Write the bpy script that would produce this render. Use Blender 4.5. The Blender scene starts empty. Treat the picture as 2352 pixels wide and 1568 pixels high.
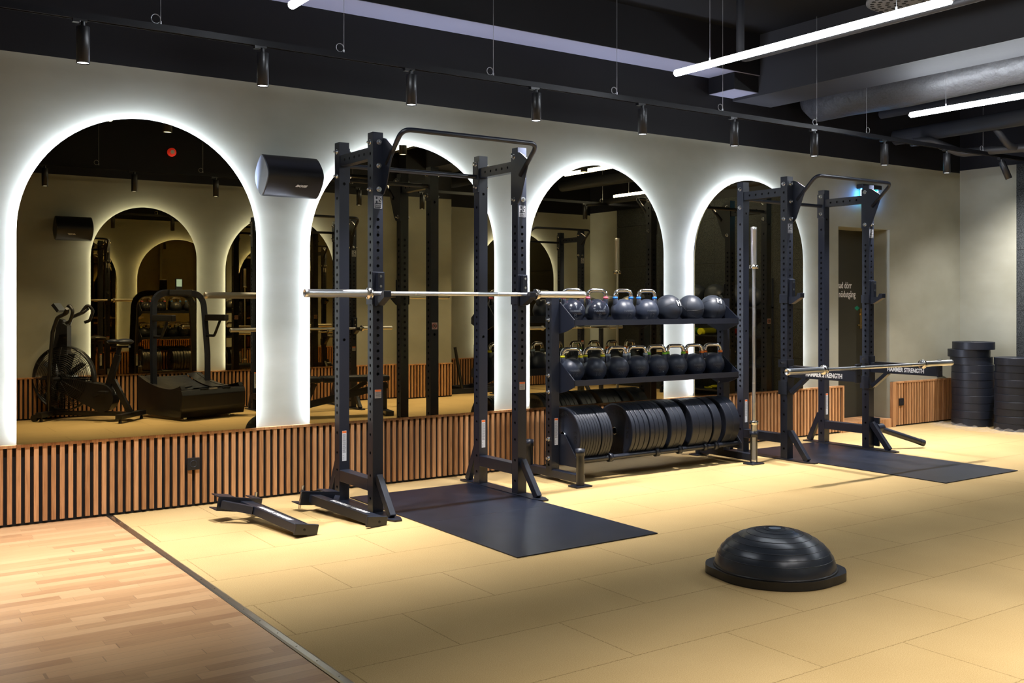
import bpy, math, random
from mathutils import Vector, Matrix
R = math.radians
rnd = random.Random(7)
SC = bpy.context.scene
COL = SC.collection

# ------------------------------------------------------------------ materials
def mat(name, col=(.5, .5, .5), rough=.5, metal=0., spec=.5, emit=None, es=0., coat=0.):
    m = bpy.data.materials.new(name); m.use_nodes = True
    b = m.node_tree.nodes['Principled BSDF']
    b.inputs['Base Color'].default_value = (*col, 1)
    b.inputs['Roughness'].default_value = rough
    b.inputs['Metallic'].default_value = metal
    b.inputs['Specular IOR Level'].default_value = spec
    if coat: b.inputs['Coat Weight'].default_value = coat; b.inputs['Coat Roughness'].default_value = .15
    if emit:
        b.inputs['Emission Color'].default_value = (*emit, 1)
        b.inputs['Emission Strength'].default_value = es
    return m

def N(m, t, **kw):
    n = m.node_tree.nodes.new(t)
    for k, v in kw.items():
        if k in n.inputs: n.inputs[k].default_value = v
        else: setattr(n, k, v)
    return n
def L(m, a, b): m.node_tree.links.new(a, b)
def P(m): return m.node_tree.nodes['Principled BSDF']

def add_noise_bump(m, scale=60, strength=.1, dist=.002, detail=3):
    tc = N(m, 'ShaderNodeTexCoord'); nz = N(m, 'ShaderNodeTexNoise', Scale=scale, Detail=detail)
    bp = N(m, 'ShaderNodeBump', Strength=strength, Distance=dist)
    L(m, tc.outputs['Object'], nz.inputs['Vector']); L(m, nz.outputs['Fac'], bp.inputs['Height'])
    L(m, bp.outputs['Normal'], P(m).inputs['Normal'])
    return nz

def noise_color(m, c1, c2, scale=4, detail=4, lo=.35, hi=.65, stretch=(1, 1, 1), coord='Object'):
    tc = N(m, 'ShaderNodeTexCoord'); mp = N(m, 'ShaderNodeMapping'); mp.inputs['Scale'].default_value = stretch
    nz = N(m, 'ShaderNodeTexNoise', Scale=scale, Detail=detail)
    cr = N(m, 'ShaderNodeValToRGB')
    cr.color_ramp.elements[0].position = lo; cr.color_ramp.elements[0].color = (*c1, 1)
    cr.color_ramp.elements[1].position = hi; cr.color_ramp.elements[1].color = (*c2, 1)
    L(m, tc.outputs[coord], mp.inputs['Vector']); L(m, mp.outputs['Vector'], nz.inputs['Vector'])
    L(m, nz.outputs['Fac'], cr.inputs['Fac']); L(m, cr.outputs['Color'], P(m).inputs['Base Color'])
    return cr

M = {}
M['steel'] = mat('black_powder_coat', (.0115, .0145, .0245), .36, 0, .5); add_noise_bump(M['steel'], 900, .12, .0004)
M['steel_dk'] = mat('black_plastic', (.012, .012, .014), .38)
M['hole'] = mat('hole_shade', (.004, .004, .005), .8)  # near-black puts the shade inside holes into the colour
M['chrome'] = mat('chrome', (.78, .76, .73), .16, 1.)
M['zinc'] = mat('zinc_bolt', (.75, .78, .82), .22, 1.)
M['bar'] = mat('bar_steel', (.72, .72, .72), .32, 1.)
M['knurl'] = mat('knurled_steel', (.55, .57, .6), .42, 1.); add_noise_bump(M['knurl'], 1500, .5, .0006)
M['rubber'] = mat('black_rubber', (.012, .015, .024), .40, 0, .4); add_noise_bump(M['rubber'], 400, .15, .0006)
M['ballrub'] = mat('ball_rubber', (.026, .032, .046), .45, 0, .5); add_noise_bump(M['ballrub'], 160, .2, .0008)
M['bosu'] = mat('dome_rubber', (.022, .029, .043), .30, 0, .5)
M['kb'] = mat('kettlebell_enamel', (.024, .031, .052), .40, 0, .5); add_noise_bump(M['kb'], 260, .10, .0008)
M['kbg'] = mat('kettlebell_gloss', (.014, .017, .028), .2, 0, .6)
M['white'] = mat('white_print', (.85, .85, .85), .5)
M['emb'] = mat('lit_relief_and_print', (.075, .085, .105), .4)  # paler grey paints the highlight on kettlebell relief; plain print elsewhere
M['darkprint'] = mat('dark_print', (.004, .004, .005), .6)
M['orange'] = mat('label_orange', (.75, .16, .03), .5)
M['paper'] = mat('label_paper', (.62, .64, .68), .5)
M['silverlab'] = mat('silver_label', (.5, .5, .52), .35, .6)
for k, c in dict(pink=(.85, .16, .24), blue=(.02, .2, .72), yellow=(.72, .68, .02), grey=(.3, .38, .45), green=(.22, .55, .03), orangeb=(.85, .2, .02), redb=(.5, .03, .02)).items():
    M['band_' + k] = mat('band_' + k, c, .4)
# plaster paint
def plaster(name, c1, c2):
    m = mat(name, c1, .62, 0, .3); noise_color(m, c1, c2, 1.1, 6, .3, .7, (1, 1, 1.6))
    add_noise_bump(m, 16, .12, .003, 5); return m
M['paint'] = plaster('sage_plaster', (.25, .245, .185), (.35, .345, .275))
M['black_paint'] = mat('black_paint', (.0065, .006, .0075), .6, 0, .25); add_noise_bump(M['black_paint'], 8, .1, .003)
M['ceil'] = mat('dark_ceiling', (.007, .007, .008), .7, 0, .2)
M['beam'] = mat('beam_paint', (.030, .030, .034), .7, 0, .3); add_noise_bump(M['beam'], 12, .2, .004)
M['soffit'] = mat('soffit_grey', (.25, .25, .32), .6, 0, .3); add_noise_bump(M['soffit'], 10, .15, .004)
M['duct'] = mat('wire_wrapped_duct', (.11, .11, .12), .5)
M['pipe'] = mat('dark_pipe', (.03, .03, .034), .5)
M['cable'] = mat('steel_cable', (.45, .45, .46), .35, .7)
M['door'] = mat('dark_olive_door', (.035, .034, .024), .45, 0, .4)
M['brass'] = mat('brass', (.7, .5, .2), .25, 1.)
M['felt'] = mat('black_felt', (.006, .006, .007), .9)
M['mat_'] = mat('rubber_mat', (.020, .023, .032), .36, 0, .45)
noise_color(M['mat_'], (.004, .007, .017), (.009, .013, .026), 7, 5)
add_noise_bump(M['mat_'], 300, .1, .0005)
M['alu'] = mat('brushed_alu', (.62, .58, .5), .28, 1.)
M['screen'] = mat('lit_screen', (.2, .3, .3), .3, emit=(.5, .75, .8), es=.9)
M['lens'] = mat('lamp_lens', (.9, .9, .9), .4, emit=(.9, .95, 1), es=6)
M['tube'] = mat('tube_diffuser', (.9, .9, .9), .4, emit=(.86, .92, 1.0), es=66)
M['led'] = mat('led_strip', (.9, .9, .9), .4, emit=(.70, .78, 1.0), es=150)
M['redlamp'] = mat('red_alarm', (.8, .03, .02), .4, emit=(1, .05, .03), es=.5)
M['exitglow'] = mat('exit_sign_green', (.05, .6, .3), .4, emit=(.03, .75, .38), es=2.2)
M['exitblue'] = mat('exit_edge_light', (.1, .4, .8), .4, emit=(.08, .32, 1.0), es=120)
# acoustic panel
m = mat('speckled_acoustic_board', (.1, .1, .1), .9, 0, .2); noise_color(m, (.010, .011, .012), (.065, .07, .07), 150, 2, .4, .62); M['acoustic'] = m
# mirror
m = bpy.data.materials.new('bronze_mirror'); m.use_nodes = True; nt = m.node_tree; nt.nodes.clear()
o = nt.nodes.new('ShaderNodeOutputMaterial'); g = nt.nodes.new('ShaderNodeBsdfGlossy')
g.inputs['Color'].default_value = (.46, .375, .205, 1); g.inputs['Roughness'].default_value = 0.0
nt.links.new(g.outputs[0], o.inputs[0]); M['mirror'] = m
# translucent film
m = bpy.data.materials.new('clear_film'); m.use_nodes = True; nt = m.node_tree; nt.nodes.clear()
o = nt.nodes.new('ShaderNodeOutputMaterial'); mx = nt.nodes.new('ShaderNodeMixShader'); t = nt.nodes.new('ShaderNodeBsdfTransparent'); g = nt.nodes.new('ShaderNodeBsdfPrincipled')
g.inputs['Base Color'].default_value = (.75, .72, .7, 1); g.inputs['Roughness'].default_value = .2
mx.inputs[0].default_value = .09; nt.links.new(t.outputs[0], mx.inputs[1]); nt.links.new(g.outputs[0], mx.inputs[2]); nt.links.new(mx.outputs[0], o.inputs[0]); M['film'] = m
# oak slats
m = mat('oak_slat', (.4, .2, .08), .45, 0, .4)
tc = N(m, 'ShaderNodeTexCoord'); sx = N(m, 'ShaderNodeSeparateXYZ'); L(m, tc.outputs['Object'], sx.inputs[0])
dv = N(m, 'ShaderNodeMath', operation='MULTIPLY'); dv.inputs[1].default_value = 1 / .0505; L(m, sx.outputs['X'], dv.inputs[0])
fl = N(m, 'ShaderNodeMath', operation='FLOOR'); L(m, dv.outputs[0], fl.inputs[0])
wn = N(m, 'ShaderNodeTexWhiteNoise', noise_dimensions='1D'); L(m, fl.outputs[0], wn.inputs['W'])
mp = N(m, 'ShaderNodeMapping'); mp.inputs['Scale'].default_value = (60, 60, 3); L(m, tc.outputs['Object'], mp.inputs['Vector'])
nz = N(m, 'ShaderNodeTexNoise', Scale=2.0, Detail=5); L(m, mp.outputs['Vector'], nz.inputs['Vector'])
ad = N(m, 'ShaderNodeMath', operation='MULTIPLY_ADD'); ad.inputs[1].default_value = .45; L(m, wn.outputs['Value'], ad.inputs[0]); L(m, nz.outputs['Fac'], ad.inputs[2])
cr = N(m, 'ShaderNodeValToRGB'); cr.color_ramp.elements[0].position = .35; cr.color_ramp.elements[0].color = (.28, .122, .044, 1)
cr.color_ramp.elements[1].position = 1.0; cr.color_ramp.elements[1].color = (.60, .325, .15, 1)
L(m, ad.outputs[0], cr.inputs['Fac']); L(m, cr.outputs['Color'], P(m).inputs['Base Color']); M['oak'] = m
# wood floor: strips along X
def mk(m, op, a, b=None, c=None):
    n = N(m, 'ShaderNodeMath', operation=op)
    for i, v in enumerate((a, b, c)):
        if v is None: continue
        if isinstance(v, (int, float)): n.inputs[i].default_value = v
        else: L(m, v, n.inputs[i])
    return n.outputs[0]
m = mat('oak_strip_floor', (.4, .25, .12), .33, 0, .5)
tc = N(m, 'ShaderNodeTexCoord'); sx = N(m, 'ShaderNodeSeparateXYZ'); L(m, tc.outputs['Object'], sx.inputs[0])
row = mk(m, 'FLOOR', mk(m, 'MULTIPLY', sx.outputs['Y'], 1 / .066))
wr = N(m, 'ShaderNodeTexWhiteNoise', noise_dimensions='1D'); L(m, row, wr.inputs['W'])
colx = mk(m, 'MULTIPLY_ADD', sx.outputs['X'], 1 / .46, mk(m, 'MULTIPLY', wr.outputs['Value'], 37.))
nzw = N(m, 'ShaderNodeTexNoise', noise_dimensions='1D', Scale=.8, Detail=0); L(m, colx, nzw.inputs['W'])
colx = mk(m, 'ADD', colx, mk(m, 'MULTIPLY', nzw.outputs['Fac'], .9))
cel = mk(m, 'FLOOR', colx)
cv = N(m, 'ShaderNodeCombineXYZ'); L(m, cel, cv.inputs[0]); L(m, row, cv.inputs[1])
wc = N(m, 'ShaderNodeTexWhiteNoise', noise_dimensions='3D'); L(m, cv.outputs[0], wc.inputs['Vector'])
mp = N(m, 'ShaderNodeMapping'); mp.inputs['Scale'].default_value = (5, 90, 1); L(m, tc.outputs['Object'], mp.inputs['Vector'])
va = N(m, 'ShaderNodeVectorMath', operation='ADD'); L(m, mp.outputs[0], va.inputs[0])
vs = N(m, 'ShaderNodeVectorMath', operation='SCALE'); vs.inputs['Scale'].default_value = 40; L(m, wc.outputs['Color'], vs.inputs[0]); L(m, vs.outputs[0], va.inputs[1])
nz = N(m, 'ShaderNodeTexNoise', Scale=1.0, Detail=6, Distortion=.6); L(m, va.outputs[0], nz.inputs['Vector'])
fac = mk(m, 'MULTIPLY_ADD', wc.outputs['Value'], .62, mk(m, 'MULTIPLY', nz.outputs['Fac'], .5))
cr = N(m, 'ShaderNodeValToRGB')
for i, (p, c) in enumerate(((.15, (.38, .20, .095)), (.5, (.53, .31, .15)), (.95, (.64, .40, .205)))):
    e = cr.color_ramp.elements[i] if i < 2 else cr.color_ramp.elements.new(p)
    e.position = p; e.color = (*c, 1)
L(m, fac, cr.inputs['Fac'])
fy = mk(m, 'FRACT', mk(m, 'MULTIPLY', sx.outputs['Y'], 1 / .066)); fx = mk(m, 'FRACT', colx)
ln = mk(m, 'MAXIMUM', mk(m, 'LESS_THAN', fy, .025), mk(m, 'LESS_THAN', fx, .004))
mx = N(m, 'ShaderNodeMix', data_type='RGBA'); L(m, mk(m, 'MULTIPLY', ln, .45), mx.inputs['Factor']); L(m, cr.outputs['Color'], mx.inputs['A']); mx.inputs['B'].default_value = (.12, .06, .03, 1)
L(m, mx.outputs['Result'], P(m).inputs['Base Color']); M['woodfloor'] = m
# rubber tile floor 1.0 x 0.5 running bond
m = mat('ochre_rubber_tiles', (.55, .4, .16), .85, 0, .25)
tc = N(m, 'ShaderNodeTexCoord'); sx = N(m, 'ShaderNodeSeparateXYZ'); L(m, tc.outputs['Object'], sx.inputs[0])
wob = N(m, 'ShaderNodeTexNoise', Scale=90., Detail=2); L(m, tc.outputs['Object'], wob.inputs['Vector'])
wv = mk(m, 'MULTIPLY_ADD', wob.outputs['Fac'], .012, -.006)
yy = mk(m, 'ADD', mk(m, 'MULTIPLY', mk(m, 'ADD', sx.outputs['Y'], 2.95 + 20), 2.0), mk(m, 'MULTIPLY', wv, 2.))
rw = mk(m, 'FLOOR', yy); par = mk(m, 'MODULO', rw, 2.0)
xx = mk(m, 'ADD', mk(m, 'ADD', sx.outputs['X'], wv), mk(m, 'MULTIPLY_ADD', par, .5, 20 - .16 - .5))
fy = mk(m, 'FRACT', yy); fx = mk(m, 'FRACT', xx)
ey = mk(m, 'MINIMUM', fy, mk(m, 'SUBTRACT', 1.0, fy)); ex = mk(m, 'MINIMUM', fx, mk(m, 'SUBTRACT', 1.0, fx))
dd = mk(m, 'MINIMUM', mk(m, 'MULTIPLY', ey, .5), ex)
mr = N(m, 'ShaderNodeMapRange'); mr.inputs['From Min'].default_value = .0012; mr.inputs['From Max'].default_value = .0035; L(m, dd, mr.inputs['Value'])
gr = N(m, 'ShaderNodeTexNoise', Scale=260., Detail=2); L(m, tc.outputs['Object'], gr.inputs['Vector'])
lg = N(m, 'ShaderNodeTexNoise', Scale=1.4, Detail=4); L(m, tc.outputs['Object'], lg.inputs['Vector'])
cc = N(m, 'ShaderNodeCombineXYZ'); L(m, mk(m, 'FLOOR', xx), cc.inputs[0]); L(m, rw, cc.inputs[1])
wt = N(m, 'ShaderNodeTexWhiteNoise', noise_dimensions='3D'); L(m, cc.outputs[0], wt.inputs['Vector'])
f = mk(m, 'ADD', mk(m, 'MULTIPLY', gr.outputs['Fac'], .6), mk(m, 'ADD', mk(m, 'MULTIPLY', lg.outputs['Fac'], .25), mk(m, 'MULTIPLY', wt.outputs['Value'], .03)))
cr = N(m, 'ShaderNodeValToRGB'); cr.color_ramp.elements[0].position = .28; cr.color_ramp.elements[0].color = (.42, .28, .105, 1)
cr.color_ramp.elements[1].position = .66; cr.color_ramp.elements[1].color = (.65, .465, .215, 1); L(m, f, cr.inputs['Fac'])
mx = N(m, 'ShaderNodeMix', data_type='RGBA'); L(m, mr.outputs['Result'], mx.inputs['Factor']); mx.inputs['A'].default_value = (.30, .20, .07, 1); L(m, cr.outputs['Color'], mx.inputs['B'])
L(m, mx.outputs['Result'], P(m).inputs['Base Color'])
bp = N(m, 'ShaderNodeBump', Strength=.35, Distance=.002); L(m, gr.outputs['Fac'], bp.inputs['Height']); L(m, bp.outputs['Normal'], P(m).inputs['Normal']); M['tile'] = m
# duct with hexagonal chicken wire
m = M['duct']; tc = N(m, 'ShaderNodeTexCoord'); vo = N(m, 'ShaderNodeTexVoronoi', feature='DISTANCE_TO_EDGE', Scale=30.); L(m, tc.outputs['Object'], vo.inputs['Vector'])
mr = N(m, 'ShaderNodeMapRange'); mr.inputs['From Min'].default_value = .03; mr.inputs['From Max'].default_value = .05; L(m, vo.outputs['Distance'], mr.inputs['Value'])
mx = N(m, 'ShaderNodeMix', data_type='RGBA'); L(m, mr.outputs['Result'], mx.inputs['Factor']); mx.inputs['A'].default_value = (.02, .02, .02, 1); mx.inputs['B'].default_value = (.035, .035, .038, 1)
L(m, mx.outputs['Result'], P(m).inputs['Base Color'])
nz = N(m, 'ShaderNodeTexNoise', Scale=9., Detail=3); L(m, tc.outputs['Object'], nz.inputs['Vector']); bp = N(m, 'ShaderNodeBump', Strength=.8, Distance=.02); L(m, nz.outputs['Fac'], bp.inputs['Height']); L(m, bp.outputs['Normal'], P(m).inputs['Normal'])

# ------------------------------------------------------------------ mesh builder
class MB:
    def __init__(s): s.v = []; s.f = []; s.m = []; s.s = []
    def face(s, idx, mi=0, sm=False): s.f.append(tuple(idx)); s.m.append(mi); s.s.append(sm)
    def addv(s, *p):
        b = len(s.v); s.v.extend([tuple(q) for q in p]); return b
    def box(s, x0, x1, y0, y1, z0, z1, mi=0, mx=None):
        p = [(x0, y0, z0), (x1, y0, z0), (x1, y1, z0), (x0, y1, z0), (x0, y0, z1), (x1, y0, z1), (x1, y1, z1), (x0, y1, z1)]
        if mx: p = [tuple(mx @ Vector(q)) for q in p]
        b = s.addv(*p)
        for q in ((0, 3, 2, 1), (4, 5, 6, 7), (0, 1, 5, 4), (1, 2, 6, 5), (2, 3, 7, 6), (3, 0, 4, 7)): s.face([b + i for i in q], mi)
        return s
    def beam(s, p0, p1, w, h, mi=0, up=(0, 0, 1)):
        p0, p1 = Vector(p0), Vector(p1); d = (p1 - p0); ln = d.length; d.normalize()
        u = Vector(up); x = d.cross(u)
        if x.length < 1e-4: x = d.cross(Vector((1, 0, 0)))
        x.normalize(); z = x.cross(d)
        mx = Matrix.Translation(p0) @ Matrix((x, d, z)).transposed().to_4x4()
        return s.box(-w / 2, w / 2, 0, ln, -h / 2, h / 2, mi, mx)
    def ring(s, c, ax, r, n, ref=None):
        ax = Vector(ax).normalized()
        u = ax.cross(Vector(ref) if ref else Vector((0, 0, 1)))
        if u.length < 1e-3: u = ax.cross(Vector((1, 0, 0)))
        u.normalize(); w = ax.cross(u)
        return [Vector(c) + (u * math.cos(2 * math.pi * i / n) + w * math.sin(2 * math.pi * i / n)) * r for i in range(n)]
    def cyl(s, p0, p1, r, n=20, r2=None, mi=0, caps=True, sm=True, cmi=None):
        p0, p1 = Vector(p0), Vector(p1); ax = p1 - p0
        a = s.addv(*s.ring(p0, ax, r, n)); b = s.addv(*s.ring(p1, ax, r if r2 is None else r2, n))
        for i in range(n): j = (i + 1) % n; s.face((a + i, a + j, b + j, b + i), mi, sm)
        if caps:
            a2 = s.addv(*s.v[a:a + n]); b2 = s.addv(*s.v[b:b + n])
            c = mi if cmi is None else cmi
            s.face([a2 + n - 1 - i for i in range(n)], c); s.face([b2 + i for i in range(n)], c)
        return s
    def lathe(s, prof, c=(0, 0, 0), ax=(0, 0, 1), n=32, mi=0, sm=True, mis=None):
        ax = Vector(ax).normalized(); rings = []
        for (r, h) in prof:
            if r < 1e-6: rings.append((s.addv(Vector(c) + ax * h), 1))
            else: rings.append((s.addv(*s.ring(Vector(c) + ax * h, ax, r, n)), n))
        for k in range(len(rings) - 1):
            (a, na), (b, nb) = rings[k], rings[k + 1]; q = mi if mis is None else mis[k]
            for i in range(n):
                j = (i + 1) % n
                if na == 1 and nb == 1: continue
                if na == 1: s.face((a, b + j, b + i), q, sm)
                elif nb == 1: s.face((a + i, a + j, b), q, sm)
                else: s.face((a + i, a + j, b + j, b + i), q, sm)
        return s
    def tube(s, pts, r, n=12, mi=0, closed=False, caps=True, rs=None, sq=None):
        pts = [Vector(p) for p in pts]; m = len(pts); T = []
        for i in range(m):
            if closed: t = pts[(i + 1) % m] - pts[i - 1]
            else: t = pts[min(i + 1, m - 1)] - pts[max(i - 1, 0)]
            T.append(t.normalized())
        u = T[0].cross(Vector((0, 0, 1)))
        if u.length < 1e-3: u = T[0].cross(Vector((0, 1, 0)))
        u.normalize(); R_ = []
        for i in range(m):
            u = (u - T[i] * u.dot(T[i])).normalized(); w = T[i].cross(u); rr = rs[i] if rs else r
            if sq: ring = [pts[i] + u * a * sq[0] / 2 + w * b * sq[1] / 2 for a, b in ((-1, -1), (1, -1), (1, 1), (-1, 1))]
            else: ring = [pts[i] + (u * math.cos(2 * math.pi * k / n) + w * math.sin(2 * math.pi * k / n)) * rr for k in range(n)]
            R_.append(s.addv(*ring))
        nn = 4 if sq else n
        for i in range(m if closed else m - 1):
            a, b = R_[i], R_[(i + 1) % m]
            for k in range(nn): j = (k + 1) % nn; s.face((a + k, a + j, b + j, b + k), mi, not sq)
        if caps and not closed:
            s.face([R_[0] + nn - 1 - k for k in range(nn)], mi); s.face([R_[-1] + k for k in range(nn)], mi)
        return s
    def sphere(s, c, r, n=32, k=16, mi=0, sc=(1, 1, 1), z0=-1.0):
        prof = []
        for i in range(k + 1):
            a = -math.pi / 2 + math.pi * i / k; prof.append((math.cos(a) * r if 0 < i < k else 0, max(math.sin(a), z0) * r))
        b0 = len(s.v); s.lathe(prof, (0, 0, 0), (0, 0, 1), n, mi)
        for i in range(b0, len(s.v)):
            x, y, z = s.v[i]; s.v[i] = (x * sc[0] + c[0], y * sc[1] + c[1], z * sc[2] + c[2])
        return s
    def prism(s, poly, a0, a1, axis='x', mi=0, smside=False):
        def q(p, a): return {'x': (a, p[0], p[1]), 'y': (p[0], a, p[1]), 'z': (p[0], p[1], a)}[axis]
        n = len(poly); A = s.addv(*[q(p, a0) for p in poly]); B = s.addv(*[q(p, a1) for p in poly])
        A2 = s.addv(*[q(p, a0) for p in poly]); B2 = s.addv(*[q(p, a1) for p in poly])
        for i in range(n): j = (i + 1) % n; s.face((A + i, A + j, B + j, B + i), mi, smside)
        s.face([A2 + n - 1 - i for i in range(n)], mi); s.face([B2 + i for i in range(n)], mi)
        return s
    def holed(s, o, u, w, nrm, W, z0, z1, zs, hr=.011, depth=.014, n=16):
        """rectangular face width W (dir u), spanning z0..z1 along w from origin o, with round holes at heights zs, sunk along -nrm"""
        o, u, w, nrm = map(Vector, (o, u, w, nrm)); zs = sorted(zs); cuts = [z0]
        for i in range(len(zs)):
            lo = zs[i] - (min(W / 2, (zs[i] - zs[i - 1]) / 2) if i else W / 2); hi = zs[i] + (min(W / 2, (zs[i + 1] - zs[i]) / 2) if i < len(zs) - 1 else W / 2)
            cuts.append((max(lo, z0), min(hi, z1), zs[i]))
        def P_(a, b): return o + u * a + w * b
        last = z0
        def quad(b0, b1):
            if b1 - b0 < 1e-5: return
            b = s.addv(P_(-W / 2, b0), P_(W / 2, b0), P_(W / 2, b1), P_(-W / 2, b1)); s.face((b, b + 1, b + 2, b + 3))
        for (lo, hi, zc) in cuts[1:]:
            quad(last, lo); last = hi
            out = []; inn = []
            for k in range(n):
                a = 2 * math.pi * k / n; c_, s_ = math.cos(a), math.sin(a); m_ = max(abs(c_), abs(s_)); ox, oy = c_ / m_, s_ / m_
                out.append(P_(ox * W / 2, zc + (oy * (hi - zc) if oy > 0 else oy * (zc - lo)))); inn.append(P_(c_ * hr, zc + s_ * hr))
            a = s.addv(*out); b = s.addv(*inn); c = s.addv(*[p - nrm * depth for p in inn])
            for k in range(n):
                j = (k + 1) % n; s.face((a + k, a + j, b + j, b + k)); s.face((b + k, b + j, c + j, c + k), 1)
            s.face([c + k for k in range(n)], 1)
        quad(last, z1); return s
    def mesh(s, name, mats):
        me = bpy.data.meshes.new(name); me.from_pydata(s.v, [], s.f)
        for x in (mats if isinstance(mats, (list, tuple)) else [mats]): me.materials.append(M[x] if isinstance(x, str) else x)
        me.polygons.foreach_set('material_index', s.m); me.polygons.foreach_set('use_smooth', s.s); me.update()
        return me
    def build(s, name, mats, parent=None, bev=0, loc=(0, 0, 0), rot=(0, 0, 0)):
        return link(name, s.mesh(name, mats), parent, loc, rot, bev)

def link(name, data, parent=None, loc=(0, 0, 0), rot=(0, 0, 0), bev=0):
    o = bpy.data.objects.new(name, data); COL.objects.link(o); o.location = loc; o.rotation_euler = rot
    if parent: o.parent = parent
    if bev:
        b = o.modifiers.new('bevel', 'BEVEL'); b.width = bev; b.segments = 2; b.limit_method = 'ANGLE'; b.angle_limit = R(50)
    return o
def tag(o, label, cat, group=None, kind=None):
    o['label'] = label
    if cat: o['category'] = cat
    if group: o['group'] = group
    if kind: o['kind'] = kind
    return o
def thing(name, label, cat, loc=(0, 0, 0), rz=0, group=None, rot=None):
    o = bpy.data.objects.new(name, None); COL.objects.link(o); o.empty_display_size = .1
    o.location = loc; o.rotation_euler = rot or (0, 0, rz); return tag(o, label, cat, group)
def struct(o): o['kind'] = 'structure'; return o
def dup(root, loc, rot, label, group=None):
    def cp(o, par):
        c = o.copy(); COL.objects.link(c)
        if par: c.parent = par
        for ch in list(kids.get(o.name, [])): cp(ch, c)
        return c
    kids = {}
    for o in COL.objects:
        if o.parent: kids.setdefault(o.parent.name, []).append(o)
    r = cp(root, None); r.location = loc; r.rotation_euler = rot; r['label'] = label
    if group: r['group'] = group
    return r
def text_mesh(body, size, mats, depth=.0006, bold=0., xs=1., shear=0., align='CENTER'):
    cu = bpy.data.curves.new('txt', 'FONT'); cu.body = body; cu.size = size; cu.extrude = depth; cu.offset = bold; cu.shear = shear
    cu.align_x = align; cu.align_y = 'CENTER'; cu.resolution_u = 3
    ob = bpy.data.objects.new('txt', cu); COL.objects.link(ob)
    dg = bpy.context.evaluated_depsgraph_get(); me = bpy.data.meshes.new_from_object(ob.evaluated_get(dg))
    COL.objects.unlink(ob); bpy.data.objects.remove(ob)
    for v in me.vertices: v.co.x *= xs
    me.materials.clear(); me.materials.append(M[mats])
    return me
def arc(cx, cy, r, a0, a1, n): return [(cx + r * math.cos(R(a0 + (a1 - a0) * i / n)), cy + r * math.sin(R(a0 + (a1 - a0) * i / n))) for i in range(n + 1)]
def fillet(pts, r, n=6):
    pts = [Vector(p) for p in pts]; out = [pts[0]]
    for i in range(1, len(pts) - 1):
        a, b, c = pts[i - 1], pts[i], pts[i + 1]; d1 = (a - b).normalized(); d2 = (c - b).normalized(); ang = d1.angle(d2)
        t = min(r / math.tan(ang / 2), (a - b).length * .49, (c - b).length * .49)
        p, q = b + d1 * t, b + d2 * t
        for k in range(n + 1):
            f = k / n; out.append(p * (1 - f) ** 2 + b * 2 * f * (1 - f) + q * f * f)
    out.append(pts[-1]); return out

# ------------------------------------------------------------------ room shell
ZT = 2.95; ZC = 3.95; XR = 11.34; YA = -6.35; YC = -7.13; XL = -1.4; YB = -9.6
b = MB().box(1.605, XR + .3, -9.6, .6, -.06, 0); struct(b.build('floor', 'tile'))
b = MB().box(XL - .2, 1.575, -9.8, .6, -.06, 0); struct(b.build('floor.001', 'woodfloor'))
struct(MB().box(XL - .2, XR + .3, YB - .2, .6, ZC, ZC + .1).build('ceiling', 'ceil'))
w = MB(); DX0, DX1, DZ = 9.055, 9.955, 2.215
w.box(XL - .2, DX0, 0, .40, 0, ZT).box(DX0, DX1, 0, .40, DZ, ZT).box(DX1, XR, 0, .40, 0, ZT)
struct(w.build('wall_back', 'paint'))
w = MB().box(XL - .2, XR, 0, .40, ZT, ZC); struct(w.build('trim_1', 'black_paint'))
w = MB().box(XR, XR + .2, -.70, .40, 0, ZT + .03).box(XR, XR + .2, YC - .3, -6.39, 0, ZT + .03).box(XR + .03, XR + .2, -6.39, -.70, 0, ZT + .03)
struct(w.build('wall_right', 'paint'))
struct(MB().box(XR, XR + .2, YC - .3, .40, ZT + .03, ZC).build('trim_2', 'black_paint'))
w = MB()
zz = [0, .62, 1.31, 2.0, 2.69, ZT + .03]; ys = [-.70 - i * 1.138 for i in range(6)]
for i in range(5):
    for k in range(5): w.box(XR - .015, XR + .03, ys[i + 1] + .002, ys[i] - .002, zz[k] + .002, zz[k + 1] - .002)
struct(w.build('trim_3', 'acoustic'))
w = MB().box(1.3, 7.1, YA - .4, YA, 0, ZT).box(7.1, 7.87, YC - .3, -6.15, 0, ZT).box(7.87, XR, YC - .3, YC, 0, ZT).box(1.3, 1.7, YB, YA - .4, 0, ZT)
struct(w.build('wall_front', 'paint'))
w = MB().box(1.3, 7.1, YA - .4, YA, ZT, ZC).box(7.1, 7.87, YC - .3, -6.15, ZT, ZC).box(7.87, XR, YC - .3, YC, ZT, ZC).box(1.3, 1.7, YB, YA - .4, ZT, ZC)
struct(w.build('trim_4', 'black_paint'))
struct(MB().box(XL - .2, XL, YB, 0, 0, ZC).build('wall_left', 'paint'))
struct(MB().box(XL, 1.3, YB - .2, YB, 0, ZC).build('wall_rear', 'paint'))
# threshold strip
w = MB(); 
for i in range(24):
    y0 = -i * .4; y1 = y0 - .4
    x = lambda y: 1.59 + .012 * min(1, -y / 3.6)
    pr = [(-.021, 0), (-.012, .0035), (.012, .0045), (.021, .001)]
    for k in range(3):
        a = w.addv((x(y0) + pr[k][0], y0, pr[k][1]), (x(y0) + pr[k + 1][0], y0, pr[k + 1][1]), (x(y1) + pr[k + 1][0], y1, pr[k + 1][1]), (x(y1) + pr[k][0], y1, pr[k][1]))
        w.face((a, a + 3, a + 2, a + 1))
    for q in (.1, .3): w.cyl((x(y0), y0 - q, .004), (x(y0), y0 - q, .0062), .0035, 8)
struct(w.build('trim_5', 'alu'))
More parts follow.
